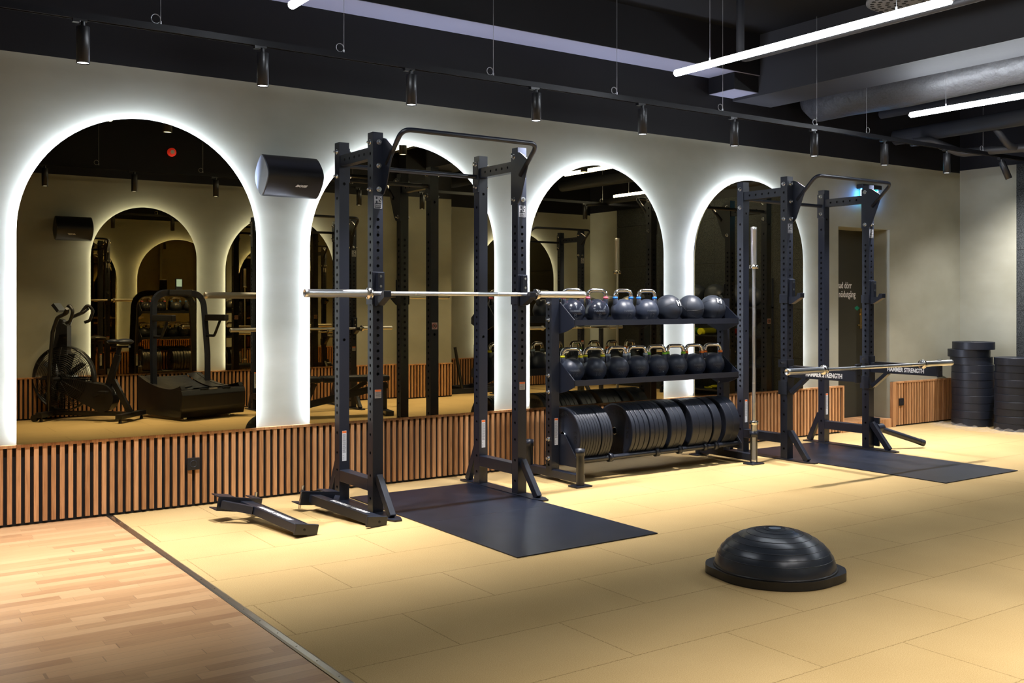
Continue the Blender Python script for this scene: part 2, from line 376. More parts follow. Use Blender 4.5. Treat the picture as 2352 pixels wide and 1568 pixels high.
# slatted wainscots
def wainscot(name, x0, x1, origin, rz, endl=False, endr=False, cap=True):
    L_ = x1 - x0; w = MB(); w.box(0, L_, -.012, -.001, .004, .488, 1)
    n = int(L_ / .0505)
    for i in range(n):
        a = .012 + i * .0505
        if a + .027 > L_: break
        w.box(a, a + .027, -.034, -.012, .018, .488, 0)
    w.box(0, L_, -.038, -.001, .488, .506, 0)
    if endl: w.box(-.002, .05, -.040, -.001, .002, .506, 0)
    if endr: w.box(L_ - .018, L_ + .002, -.040, -.001, .002, .506, 0)
    o = w.build(name, ['oak', 'felt'], None, 0, origin, (0, 0, rz)); return struct(o)
wainscot('trim_6', XL, 9.10, (XL, 0, 0), 0, False, True)
wainscot('trim_7', 9.955, XR - .02, (9.965, 0, 0), 0, True, False)
wainscot('trim_8', 0, 7.1 - 1.3, (7.1, YA, 0), math.pi)
wainscot('trim_9', 0, .2, (7.1, YA + .2, 0), -math.pi / 2) if False else None
wainscot('trim_9', 0, .77, (7.87, -6.15, 0), math.pi)
wainscot('trim_10', 0, XR - 7.87, (XR, YC, 0), math.pi)
wainscot('trim_11', 0, .20, (7.1, -6.15, 0), -math.pi / 2)
wainscot('trim_12', 0, .70 - .045, (XR, -.045, 0), -math.pi / 2) 
wainscot('trim_13', 0, .74, (XR, -6.39, 0), -math.pi / 2)
# beams
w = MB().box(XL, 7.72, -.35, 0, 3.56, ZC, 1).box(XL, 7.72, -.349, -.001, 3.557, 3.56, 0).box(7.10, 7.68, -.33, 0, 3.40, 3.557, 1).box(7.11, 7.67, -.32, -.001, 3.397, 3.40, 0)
struct(w.build('trim_14', ['soffit', 'black_paint']))
struct(MB().box(7.43, 7.98, YC, 0, 3.37, ZC).build('trim_15', 'beam'))
struct(MB().box(3.2, 3.7, YA, -.35, 3.75, ZC).build('trim_16', 'ceil'))
# oak step in the doorway
tag(MB().box(DX0 + .005, DX1 - .005, -.03, .31, 0.001, .098).build('door_step', 'oak', None, .003), 'low oak step filling the foot of the doorway', 'step')
# door
d = MB().box(DX0 - .02, DX1 + .02, .33, .38, .0, DZ + .02).build('door_1', 'door'); struct(d)
for body, zc in (('Larmad dörr', 1.59), ('Ej nödutgång', 1.49)):
    me = text_mesh(body, .105, 'white', .0005, .0005, .68, align='RIGHT'); o = link('lettering', me, d, (9.72 if zc > 1.55 else 9.79, .3290, zc), (R(90), 0, 0))
h = MB(); h.box(9.86, 9.90, .322, .33, 1.10, 1.33).cyl((9.88, .33, 1.14), (9.88, .28, 1.14), .010, 12).cyl((9.88, .285, 1.14), (9.77, .285, 1.14), .009, 12).cyl((9.88, .322, 1.27), (9.88, .31, 1.27), .016, 14)
h.build('door_handle', 'brass', d)['label'] = 'brass door handle plate'
MB().prism([(-.045, 0), (0, .028), (.045, 0), (0, -.028)], .0, .004, 'y').build('sticker', mat('green_sticker', (.01, .2, .12), .4), d, 0, (9.815, .325, 1.335))

# ------------------------------------------------------------------ arched mirrors
def mirror(i, x0, x1, zt, label, front=True, group='arched wall mirrors'):
    cx = (x0 + x1) / 2; hw = (x1 - x0) / 2; zs = zt - hw; zb = .508
    sgn = 1 if front else -1
    t = thing('arched_mirror', label, 'mirror', (cx, 0 if front else YA, 0), 0 if front else math.pi, group)
    def outline(k, zb_=zb):
        pts = [(-hw + k, zb_)] + [(-(hw - k) * math.cos(R(a)), zs + (hw - k) * math.sin(R(a))) for a in range(0, 181, 4)] + [(hw - k, zb_)]
        return pts
    MB().prism(outline(0)[::-1], -.050, -.044, 'y').build('mirror_glass', 'mirror', t)
    MB().prism(outline(.035)[::-1], -.044, -.001, 'y').build('backing_board', 'steel_dk', t)
    # LED ribbon facing outwards around the backing board
    w = MB(); pts = outline(.033, zb + .03)
    a = None
    for p in pts:
        c = w.addv((p[0], -.036, p[1]), (p[0], -.018, p[1]))
        if a is not None: w.face((a, a + 1, c + 1, c))
        a = c
    w.build('led_strip', 'led', t)
    return t
LAB = ['arched backlit mirror nearest the wooden floor, left of the wall speaker', 'arched backlit mirror behind the power rack holding the racked barbell', 'arched backlit mirror behind the left half of the kettlebell rack', 'arched backlit mirror on the right, behind the rack with the upright barbell']
for i, (a, b_, z) in enumerate(((1.035, 2.57, 2.602), (2.975, 4.585, 2.607), (4.945, 6.465, 2.60), (6.865, 8.42, 2.602))): mirror(i, a, b_, z, LAB[i])
mirror(5, 2.80, 4.10, 2.60, 'arched mirror on the opposite wall behind the treadmill, seen reflected', False)
mirror(6, 4.48, 6.03, 2.60, 'arched mirror on the opposite wall behind the far bench and rack, seen reflected', False)
q_ = mirror(7, 8.94, 10.49, 2.60, 'arched mirror on the far recessed wall behind the distant rack, seen reflected', False); q_.location.y = YC

# ------------------------------------------------------------------ outlets
def outlet(x, z, y, label, rz=0):
    t = thing('power_outlet', label, 'power outlet', (x, y, z), rz, 'black wall sockets')
    MB().box(-.041, .041, -.012, 0, -.041, .041).build('frame', 'steel_dk', t, .003)
    MB().lathe([(.0, -.004), (.019, -.004), (.020, -.014), (.026, -.014), (.026, -.010)], (0, 0, 0), (0, 1, 0), 24).build('socket', 'steel', t)
outlet(2.13, .293, -.034, 'black wall socket on the slatted panel near the wooden floor')
outlet(10.115, .276, -.034, 'black wall socket on the slatted panel right of the doorway')
outlet(2.28, .26, YA + .034, 'black wall socket on the opposite slatted panel, seen in the left mirror', math.pi)

# ------------------------------------------------------------------ wall speaker
def speaker(loc, rz, label):
    t = thing('wall_speaker', label, 'speaker', loc, rz, 'wall speakers')
    sec = fillet([(0, .145, 0), (-.135, .02, 0), (-.125, -.03, 0), (0, -.145, 0), (.125, -.03, 0), (.135, .02, 0), (0, .145, 0)], .03, 4)
    sec = [(p[0], p[1]) for p in sec][1:-1]
    sec = [(.9 * math.copysign(abs(c) ** .9, c) * .15, .145 * s_) for c, s_ in [(math.cos(R(a)), math.sin(R(a))) for a in range(0, 360, 10)]]
    sec = [(y * (1 - .55 * abs(z / .145) ** 1.6), z) for y, z in sec]
    MB().prism(sec, -.20, .20, 'x', 0, True).build('cabinet', 'steel_dk', t)
    MB().prism([(y * .94, z * .96) for y, z in sec], -.207, -.20, 'x', 0, True).build('end_cap', mat('lit_speaker_cap', (.16, .18, .23), .3), t)  # light falling on this end is painted into its paler colour
    MB().prism([(y * .94, z * .96) for y, z in sec], .20, .207, 'x', 0, True).build('end_cap', 'steel_dk', t)
    MB().box(-.04, .04, .08, .15, -.03, .03).box(-.06, .06, .140, .149, -.08, .08).build('wall_bracket', 'steel_dk', t)
    me = text_mesh('BOSE', .020, 'white', .0004, .0012, 1.7, .5)
    link('logo', me, t, (.035, -.122, -.075), (R(90 + 22), 0, 0))
    return t
spk = speaker((2.775, -.152, 2.28), 0, 'black lens-shaped wall speaker between the two left mirrors')
dup(spk, (2.58, YA + .15, 2.29), (0, 0, math.pi), 'black wall speaker on the opposite wall, seen in the left mirror')

# ------------------------------------------------------------------ track lights
def track(x0, x1, y, label):
    t = thing('track_rail', label, 'lighting track', ((x0 + x1) / 2, y, 2.94), 0, 'lighting tracks')
    hl = (x1 - x0) / 2
    MB().box(-hl, hl, -.018, .018, 0, .034).box(-hl, hl, -.018, -.013, -.004, 0).box(-hl, hl, .013, .018, -.004, 0).build('rail', mat('track_black', (.004, .004, .006), .55, 0, .25), t)
track(-1.3, XR, -1.05, 'long black ceiling track above the racks'); track(1.4, XR, -5.42, 'black ceiling track along the opposite wall, seen reflected')
def spot(proto, x, y, label, grp, tilt=0, power=100):
    if proto is None:
        t = thing('track_spotlight', label, 'spotlight', (x, y, 2.94), 0, grp)
        MB().box(-.055, .02, -.016, .016, -.014, .0).box(-.055, -.02, -.017, .017, -.022, -.014).cyl((0, 0, -.014), (0, 0, -.045), .012, 12).build('track_adapter', 'steel_dk', t)
        bo = MB(); bo.lathe([(0, 0), (.034, 0), (.035, -.002), (.035, -.200), (.033, -.2005), (.032, -.193), (0, -.193)][::-1], (0, 0, 0), (0, 0, 1), 28)
        bd = bo.build('lamp_body', 'steel_dk', t, 0, (0, 0, -.042))
        MB().cyl((0, 0, -.1955), (0, 0, -.1945), .0315, 24).build('lens', 'lens', bd)
        ld = bpy.data.lights.new('spot_beam', 'SPOT'); ld.energy = power; ld.spot_size = R(86); ld.spot_blend = 1.0; ld.shadow_soft_size = .028; ld.color = (1.0, .965, .96)
        link('beam', ld, bd, (0, 0, -.199))
        return t
    c = dup(proto, (x, y, 2.94), (0, 0, 0), label, grp)
    return c
names = ['first', 'second', 'third', 'fourth', 'fifth', 'sixth', 'seventh', 'eighth', 'ninth']
SPOT_W = 400
p0 = None
for i in range(9):
    o = spot(p0, 1.216 + 1.022 * i, -1.05, 'black cylinder spotlight, %s from the left on the track over the racks' % names[i], 'spotlights on the near track', 0, SPOT_W)
    p0 = p0 or o
ti = spot(p0, 10.40, -1.05, 'black cylinder spotlight tilted towards the right-hand corner', 'spotlights on the near track')
for o in ti.children:
    if o.name.startswith('lamp_body'):
        o.rotation_euler = (R(-15), R(-16), 0)
        for q in COL.objects:
            if q.parent == o and q.type == 'LIGHT': q.data = q.data.copy(); q.data.energy = 480; q.data.spot_size = R(160)
spot(p0, .194, -1.05, 'black cylinder spotlight over the wooden floor, just left of the view', 'spotlights on the near track')
far = None
for i in range(9):  # the last lamp is added to brighten the reflected far walls
    lab = 'black spotlight, %s from the left on the opposite track, seen reflected' % names[i]
    o = dup(p0, (2.13 + .965 * i, -5.42, 2.94), (0, 0, 0), lab, 'spotlights on the opposite track')
    for q in COL.objects:
        if q.type == 'LIGHT' and q.parent and q.parent.parent == o:
            if far is None: far = q.data.copy(); far.energy = 310
            q.data = far
# suspension cables
def cable(x, y, label, ztop=ZC, z0=2.975, flip=1, group='suspension cables of the near track'):
    t = thing('suspension_cable', label, 'cable', (x, y, z0), 0, group)
    MB().cyl((0, 0, 0), (0, 0, ztop - z0), .0016, 6).build('wire', 'cable', t)
    c = []
    for k in range(22):
        a = k / 21 * 2 * math.pi * 1.25; c.append((-flip * (.026 - .026 * math.cos(a)), .004 * k / 21, .03 + .026 * math.sin(a)))
    MB().tube(c, .0022, 6).cyl((0, 0, 0), (0, 0, .02), .005, 8).build('coil', 'cable', t)
    return t
cz = [1.632, 2.773, 3.912, 5.043, 6.189, 7.383, 8.095, 10.049]
ordn = ['first', 'second', 'third', 'fourth', 'fifth', 'sixth', 'seventh', 'eighth']
for i, x in enumerate(cz): cable(x, -1.05, 'thin steel cable with a curled end, %s from the left holding the near track' % ordn[i], flip=-1 if i == 6 else 1, ztop=3.37 if 7.43 < x < 7.98 else ZC)
for i, x in enumerate((2.7, 3.9, 5.9, 8.1, 10.2)): cable(x, -5.42, 'thin steel cable, %s from the left over the opposite track, seen reflected' % ordn[i], group='suspension cables of the opposite track')
# LED tubes
def tubelight(x, y0, y1, z, label):
    t = thing('tube_light', label, 'tube light', (x, (y0 + y1) / 2, z), 0, 'linear LED tubes')
    hl = (y1 - y0) / 2; hk = hl - .35
    pr = [(0, -hl), (.015, -hl), (.024, -hl + .008), (.024, hl - .008), (.015, hl), (0, hl)]
    MB().lathe(pr, (0, 0, 0), (0, 1, 0), 20).build('diffuser', 'tube', t)
    for s_ in (-1, 1):
        MB().lathe([(0, 0), (.010, 0), (.010, .014), (0, .014)], (0, s_ * (hl + .007) - .007, 0), (0, 1, 0), 12).build('end_plug', 'cable', t)
        MB().cyl((0, s_ * hk, .022), (0, s_ * hk, ZC - z), .0016, 6).cyl((0, s_ * hk, .018), (0, s_ * hk, .045), .006, 8).build('hanger', 'cable', t)
for x, ya_, yb_, lab in ((2.24, -2.9, -1.49, 'slim white tube light just entering the top left of the view'), (5.23, -3.69, -1.49, 'long bright tube light crossing the upper right of the ceiling'), (8.12, -3.69, -1.49, 'bright tube light below the wrapped duct at the right'), (10.42, -5.4, -3.2, 'bright tube light near the far right wall, seen reflected'), (7.9, -5.5, -3.95, 'bright tube light whose end glints at the edge of the second mirror')):
    tubelight(x, ya_, yb_, 3.08, lab)
# ducts and pipes
dk = MB(); pts = [(8.45, -.12, 3.50), (8.45, -.2, 3.48), (8.45, -.6, 3.5), (8.45, -1.2, 3.47), (8.45, -2.2, 3.52), (8.45, -3.4, 3.5), (8.45, -5, 3.5), (8.45, YC, 3.5)]
dk.tube(pts, .25, 28, rs=[.16, .235, .25, .235, .26, .25, .25, .25]); tag(dk.build('ventilation_duct', 'duct'), 'round duct wrapped in chicken-wire insulation beside the big beam', 'duct')
def pipe(pts, r, label, fr=.15): tag(MB().tube(fillet(pts, fr), r, 16).build('ceiling_pipe', 'pipe'), label, 'pipe', 'dark pipes under the ceiling')
pipe([(9.45, -.25, 3.42), (9.45, -6.0, 3.42)], .05, 'straight dark pipe, topmost of those in the right ceiling corner')
pipe([(9.85, -.15, 3.22), (9.85, -6.0, 3.26)], .085, 'thick dark pipe running below the thinner pipes at the right')
pipe([(9.62, -.5, 3.10), (9.80, -.6, 3.12), (10.05, -.8, 2.99), (10.3, -1.5, 2.99), (10.3, -6, 3.0)], .045, 'bent dark pipe dipping under the thick pipe at the right')
pipe([(9.9, -1.25, 3.2), (10.1, -1.30, 3.0), (10.7, -1.35, 2.98), (10.9, -1.35, 3.2), (10.9, -1.35, 3.9)], .035, 'small curved dark pipe looping near the tilted spotlight')
pipe([(6.05, -1.37, 3.9), (6.05, -1.37, 3.32), (6.05, -6.0, 3.32)], .032, 'grey pipe running beside the long tube light', .08)
pipe([(4.4, -2.2, 3.74), (4.9, -5.9, 3.72)], .03, 'thin dark pipe under the middle of the ceiling')
# perforated diffuser
t = thing('air_diffuser', 'round perforated air diffuser under the ceiling at the top right', 'air vent', (6.93, -2.32, 3.70))
MB().cyl((0, 0, .02), (0, 0, .25), .20, 32).build('plenum', 'beam', t)
dd_ = MB().lathe([(0, -.012), (.30, -.006), (.345, .004), (.345, .02), (0, .02)], (0, 0, 0), (0, 0, 1), 48); 
hp = dd_; hq = 1
for rr, n_ in ((.07, 8), (.13, 14), (.19, 20), (.25, 26), (.30, 32)):
    for k in range(n_):
        a = 2 * math.pi * (k + rr * 9) / n_; z_ = -.0125 + .006 * rr / .3
        hp.cyl((rr * math.cos(a), rr * math.sin(a), z_ - .0015), (rr * math.cos(a), rr * math.sin(a), z_ + .002), .017, 6, mi=1, cmi=1)  # dark discs paint the shade of the perforations
hp.build('disc', [mat('diffuser_grey', (.16, .16, .17), .5), 'hole'], t)
# fire alarm reflected in the left mirror
t = thing('fire_alarm_sounder', 'round red alarm sounder high on the opposite wall, seen in the left mirror', 'alarm', (3.79, YA, 3.33), math.pi)
MB().lathe([(0, -.0), (.055, -.0), (.055, -.03), (.045, -.05), (.0, -.05)], (0, 0, 0), (0, 1, 0), 28).build('housing', 'redlamp', t)
MB().cyl((0, -.051, 0), (0, -.056, 0), .025, 20).build('grille', 'white', t)
# exit sign
t = thing('exit_sign', 'green and blue lit exit sign high on the wall behind the right rack', 'exit sign', (9.53, 0, 2.56))
MB().box(-.17, .17, -.085, 0, .075, .125).build('housing', 'steel_dk', t, .008)
MB().box(-.14, .14, -.048, -.040, -.085, .075).build('sign_panel', 'exitglow', t)
MB().box(-.146, -.140, -.050, -.038, -.08, .07).build('edge_light', 'exitblue', t); MB().box(.140, .146, -.050, -.038, -.08, .07).build('edge_light', 'exitblue', t)
w = MB(); w.cyl((.02, -.0485, .045), (.02, -.0495, .045), .012, 14)
w.beam((.01, -.049, .03), (-.015, -.049, -.01), .001, .022, 0, (1, 0, 0)).beam((-.012, -.049, -.008), (.03, -.049, -.045), .001, .013, 0, (1, 0, 0)).beam((-.012, -.049, -.01), (-.045, -.049, -.05), .001, .013, 0, (1, 0, 0)).beam((.0, -.049, .02), (.045, -.049, .012), .001, .010, 0, (1, 0, 0)).box(-.11, -.06, -.0495, -.0485, -.06, .06)
w.build('pictogram', 'white', t)

# ------------------------------------------------------------------ power rack
def hexbolt_mesh():
    b_ = MB(); b_.cyl((0, 0, 0), (0, -.004, 0), .0185, 20).cyl((0, -.004, 0), (0, -.008, 0), .0155, 20, .014).cyl((0, -.008, 0), (0, -.020, 0), .0125, 6, sm=False)
    b_.cyl((0, -.020, 0), (0, -.027, 0), .006, 10)
    return b_.mesh('bolt', 'zinc')
BOLT = hexbolt_mesh()
def upright_mesh(side_z, fr_z, back_z, h=2.51, s_=.0375, z0=.012):
    w = MB(); W = 2 * s_
    w.holed((-s_, 0, 0), (0, -1, 0), (0, 0, 1), (-1, 0, 0), W, z0, h, side_z); w.holed((s_, 0, 0), (0, 1, 0), (0, 0, 1), (1, 0, 0), W, z0, h, side_z)
    w.holed((0, -s_, 0), (1, 0, 0), (0, 0, 1), (0, -1, 0), W, z0, h, fr_z); w.holed((0, s_, 0), (-1, 0, 0), (0, 0, 1), (0, 1, 0), W, z0, h, back_z)
    a = w.addv((-s_, -s_, h), (s_, -s_, h), (s_, s_, h), (-s_, s_, h)); w.face((a, a + 1, a + 2, a + 3))
    return w.mesh('upright', ['steel', 'hole'])
rng = lambda a, b_, st: [a + st * i for i in range(int((b_ - a) / st + 1.001))]
SZF = rng(.40, 1.95, .0508) + [.10, .25, 2.03, 2.20, 2.29, 2.37]
FZF = rng(.95, 1.92, .0508) + [.28 + 0 * 1]
UPF = upright_mesh([z for z in rng(.62, 1.97, .0508)] + [.10, .25, .40, .52, 2.21, 2.29, 2.37], rng(.92, 1.95, .0508), rng(.92, 1.95, .0508))
UPR = upright_mesh(rng(.62, 1.90, .0508) + [.10, .22, .34, .48, 2.12], [1.13, 2.22], [1.13, 2.22])
def arm_jcup(name='j_cup'):
    # local: origin at post centre (height = saddle), front = -Y ; returns meshes
    a = MB(); s_ = .0375
    a.box(-.045, .045, -s_ - .008, -s_ - .001, -.06, .155)           # plate on the post face
    a.box(-.045, -.039, -s_ - .008, .045, -.06, .02).box(.039, .045, -s_ - .008, .045, -.06, .02)
    a.box(-.022, .022, -s_ - .040, -s_ - .008, -.05, .150)           # riser block
    a.prism([(-s_ - .008, -.068), (-s_ - .036, -.066), (-s_ - .135, -.012), (-s_ - .135, .030), (-s_ - .105, .030), (-s_ - .088, -.002), (-s_ - .008, -.002)], -.026, .026, 'x')
    me = a.mesh(name, 'steel'); return me
JC = arm_jcup()
jb = MB().cyl((0, -.0785, 0), (0, -.0805, 0), .009, 14).mesh('screw', 'zinc')
def label_mesh():
    w = MB(); w.box(-.0165, .0165, -.0006, 0, -.105, .105, 0).box(-.0155, .0155, -.0009, 0, .088, .103, 1)
    for i in range(20): w.box(-.0135, .0135 - .006 * rnd.random(), -.0009, 0, .078 - i * .0066, .0805 - i * .0066, 2)
    for i in range(3): w.box(-.0135, -.003, -.0009, 0, -.068 - i * .012, -.066 - i * .012, 2)
    return w.mesh('warning_label', ['paper', 'orange', 'emb'])
LABW = label_mesh()
def label2_mesh():
    w = MB(); w.box(-.024, .024, -.0006, 0, -.028, .028, 0).box(-.023, .023, -.0009, 0, .015, .027, 1)
    for i in range(5): w.box(-.019, .019, -.0009, 0, .008 - i * .007, .0105 - i * .007, 2)
    return w.mesh('warning_label', ['silverlab', 'orange', 'redb' if False else 'emb'])
LABS = label2_mesh()
def logo_mesh():
    w = MB(); z1, x1 = .041, .029
    w.box(-x1, x1, -.0007, 0, z1 - .004, z1).box(-x1, x1, -.0007, 0, -z1, -z1 + .004).box(-x1, -x1 + .004, -.0007, 0, -z1, z1).box(x1 - .004, x1, -.0007, 0, -z1, z1)
    return w.mesh('logo_plate', 'silverlab')
LOGO = logo_mesh(); LT1 = text_mesh('HS', .056, 'silverlab', .0005, .0015, .78); LT2 = text_mesh('HAMMER', .015, 'silverlab', .0005, .0004, .75); LT3 = text_mesh('STRENGTH', .013, 'silverlab', .0005, .0003, .72)
NUMS = [text_mesh(str(n_), .024, 'darkprint', .0004, .0006, .9) for n_ in range(4, 15)]
_q = MB().box(-.026, .026, -.0006, 0, -.028, .028, 0); _q.tube([(.019 * math.cos(R(a)), -.001, .019 * math.sin(R(a))) for a in range(0, 360, 20)], .0022, 5, 1, closed=True)
_q.beam((-.014, -.001, -.014), (.014, -.001, .014), .001, .004, 2, (0, 1, 0)).beam((-.008, -.001, .010), (.006, -.001, -.010), .001, .008, 2, (0, 1, 0))
STK = _q.mesh('notice_sticker', [mat('sticker_pink', (.62, .45, .42), .5), 'band_redb', 'darkprint'])
def build_rack(loc, rz, label, group):
    t = thing('power_rack', label, 'power rack', loc, rz, group)
    for s_ in (-1, 1):
        x = s_ * .58
        uf = link('upright', UPF, t, (x, -.2565, 0)); ur = link('upright', UPR, t, (x, .2565, 0))
        MB().prism([(-.055, .47), (-.055, -.50), (-.025, -.58), (.025, -.58), (.055, -.50), (.055, .47)], .0005, .012, 'z').build('foot_plate', 'steel', t, .002, (x, 0, 0))
        MB().box(-.0375, .0375, -.219, .219, .145, .225).build('cross_beam', 'steel', t, .004, (x, 0, 0))
        MB().beam((0, -.49, .014), (0, -.30, .25), .042, .052).build('brace', 'steel', t, .004, (x, 0, 0))
        MB().beam((0, .43, .014), (0, .30, .29), .042, .052).build('brace', 'steel', t, .004, (x, 0, 0))
        w = MB(); W = .075; y0, y1 = -.219, .219
        w.holed((-.030, 0, 2.3795), (0, 0, 1), (0, 1, 0), (-1, 0, 0), W, y0, y1, [-.15, -.075, 0, .075, .15], .010)
        w.holed((.030, 0, 2.3795), (0, 0, -1), (0, 1, 0), (1, 0, 0), W, y0, y1, [-.15, -.075, 0, .075, .15], .010)
        a = w.addv((-.03, y0, 2.417), (.03, y0, 2.417), (.03, y1, 2.417), (-.03, y1, 2.417), (-.03, y0, 2.342), (.03, y0, 2.342), (.03, y1, 2.342), (-.03, y1, 2.342)); w.face((a, a + 1, a + 2, a + 3)); w.face((a + 7, a + 6, a + 5, a + 4))
        w.build('top_beam', ['steel', 'hole'], t, 0, (x, 0, 0))
        # gusset for the pull-up bar, on the inner side
        xi = x - s_ * .0375
        g = MB().prism([(-.215, 2.475), (-.215, 2.10), (-.30, 2.105), (-.33, 2.14), (-.43, 2.38), (-.42, 2.41), (-.335, 2.465), (-.30, 2.475)][::-1], min(xi, xi - s_ * .007), max(xi, xi - s_ * .007), 'x').build('gusset_plate', 'steel', t)
        MB().box(min(xi, xi - s_ * .008), max(xi, xi - s_ * .008), .222, .300, 2.235, 2.47).build('mounting_plate', 'steel', t)
        for (y, z) in ((-.2565, 2.445), (-.2565, 2.135), (.2565, 2.445), (.2565, 2.275)):
            link('bolt', BOLT, t, (x - .0375 - (.007 if s_ > 0 else 0), y, z), (0, 0, -math.pi / 2)); link('bolt', BOLT, t, (x + .0375 + (.007 if s_ < 0 else 0), y, z), (0, 0, math.pi / 2))
        for z in (2.445, 2.29, 2.135): link('bolt', BOLT, t, (x + .006, -.2565 - .0375, z))
        j = link('j_cup', JC, t, (x, -.2565, 1.437), bev=.003)
        for z in (.06, .125): link('screw', jb, j, (0, 0, z))
        lp = link('logo_plate', LOGO, t, (x, -.2945, 2.05)); link('logo_text', LT1, lp, (0, -.0004, .012), (R(90), 0, 0)); link('logo_text', LT2, lp, (0, -.0004, -.017), (R(90), 0, 0)); link('logo_text', LT3, lp, (0, -.0004, -.029), (R(90), 0, 0))
        link('warning_label', LABW, t, (x, .2565 - .0378, .39)); link('warning_label', LABS, t, (x, -.2945, .79))
        for i, me in enumerate(NUMS): link('height_number', me, t, (x, -.2944, .946 + i * .0915), (R(90), 0, 0))
    for s_ in (-1, 1): link('notice_sticker', STK, t, (s_ * .58, .2942, 1.20), (0, 0, math.pi))
    MB().tube(fillet([(-.535, -.335, 2.30), (-.535, -.545, 2.50), (.535, -.545, 2.50), (.535, -.335, 2.30)], .07, 8), .0165, 16).build('pull_up_bar', 'steel', t)
    MB().cyl((-.535, .2565, 2.352), (.535, .2565, 2.352), .0165, 16).build('cross_bar', 'steel', t)
    return t
rack1 = build_rack((3.635, -.676, 0), 0, 'black power rack in front, left of the kettlebell rack, with a barbell at eye level', 'power racks')
def lower_jcups(r, dz):
    for o in COL.objects:
        if o.parent == r and o.name.startswith('j_cup'): o.location.z += dz
rack2 = dup(rack1, (7.70, -.676, 0), (0, 0, 0), 'black power rack at the right, with spotter arms carrying a low barbell')
lower_jcups(rack2, .012)
rack3 = dup(rack1, (5.32, -5.68, 0), (0, 0, math.pi), 'black power rack by the opposite wall behind the bench, seen in the mirrors')
lower_jcups(rack3, -.39)
rack4 = dup(rack1, (9.19, -5.68, 0), (0, 0, math.pi), 'black power rack far along the opposite side, seen in the third mirror')
# landmine on rack 2
lm = MB().cyl((.60, -.33, .20), (.69, -.33, .20), .045, 20).box(.62, .64, -.35, -.20, .03, .30)
lm.build('landmine_pivot', 'steel', rack2, .002)
MB().cyl((.665, -.345, .19), (1.08, -.52, .045), .029, 18).cyl((1.04, -.503, .059), (1.08, -.52, .045), .032, 18).build('landmine_sleeve', 'steel', rack2)
# ------------------------------------------------------------------ barbells (local along X, centre at origin)
def barbell(loc, rot, label, sleeve=.46, shaft=.655, group='barbells'):
    t = thing('barbell', label, 'barbell', loc, 0, group, rot)
    MB().cyl((-shaft, 0, 0), (shaft, 0, 0), .0138, 18, caps=False).build('shaft', 'bar', t)
    for a, b_ in ((-.50, -.335), (-.325, -.16), (.16, .325), (.335, .50)): MB().cyl((a, 0, 0), (b_, 0, 0), .0143, 18).build('knurling', 'knurl', t)
    for s_ in (-1, 1):
        MB().lathe([(.012, 0), (.038, 0), (.040, .002), (.040, .025), (.037, .030), (.027, .034), (.025, .036)], (s_ * shaft, 0, 0), (s_, 0, 0), 28).build('collar', 'chrome', t)
        MB().lathe([(.025, .036), (.0252, sleeve - .03), (.026, sleeve - .028), (.026, sleeve - .004), (.023, sleeve), (.019, sleeve), (.018, sleeve - .006), (0, sleeve - .006)], (s_ * shaft, 0, 0), (s_, 0, 0), 28).build('sleeve', 'bar', t)
    return t
barbell((3.63, -1.03, 1.449), (0, 0, 0), 'chrome barbell resting in the hooks of the front power rack')
yb = math.atan2(-.02, 2.2)
barbell((7.35, -1.68, .852), (0, 0, 0), 'chrome barbell lying low on the spotter arms of the right rack')
barbell((6.675, -.95, 1.03), (0, R(-90), 0), 'silver barbell standing upright in the holder beside the kettlebell rack', .36, .655)
barbell((5.32, -5.327, 1.06), (0, 0, 0), 'barbell on the rack by the opposite wall, seen in the left mirrors')
# ------------------------------------------------------------------ spotter arms
HSM = text_mesh('HAMMER STRENGTH', .055, 'white', .0004, .0018, .74)
def spotter(loc, rot, label, grp='spotter arms'):
    # local: post at origin, arm runs to -Y, z up, top of tube at z=0
    t = thing('spotter_arm', label, 'spotter arm', loc, 0, grp, rot)
    s_ = .0375
    MB().box(-.026, .026, -.74, -s_ - .008, -.105, -.012).build('arm_tube', 'steel', t, .004)
    MB().box(-.028, .028, -.74, -s_ - .05, -.012, -.001).build('arm_pad', 'steel_dk', t, .002)
    MB().box(-.033, .033, -.755, -.738, -.112, .045).build('end_stop', 'steel', t, .003)
    MB().cyl((0, -.756, -.05), (0, -.757, -.05), .008, 12).build('stop_hole', 'hole', t)  # flat dark disc, the shade of a hole painted on
    b_ = MB(); b_.box(-.046, .046, -s_ - .009, -s_ - .001, -.26, .05).box(-.046, -.039, -s_ - .009, s_ + .02, -.26, -.14).box(.039, .046, -s_ - .009, s_ + .02, -.26, -.14).box(-.046, -.039, -s_ - .009, s_ + .02, -.02, .05).box(.039, .046, -s_ - .009, -s_ + .02, -.02, .05)
    b_.build('bracket', 'steel', t, .002)
    MB().beam((0, -s_ - .02, -.235), (0, -.22, -.10), .05, .035).build('brace', 'steel', t, .002)
    MB().cyl((-.078, 0, .02), (.078, 0, .02), .009, 12).build('lock_pin', 'chrome', t)
    for sx in (-1, 1): link('lettering', HSM, t, (sx * .0263, -.42, -.066), (R(90), 0, R(-90) if sx < 0 else R(90)))
    return t
sa = spotter((7.12, -.9325, .838), (0, 0, 0), 'black spotter arm on the near post of the right rack, under the barbell')
sb = dup(sa, (8.28, -.9325, .838), (0, 0, 0), 'black spotter arm on the far post of the right rack, under the barbell')
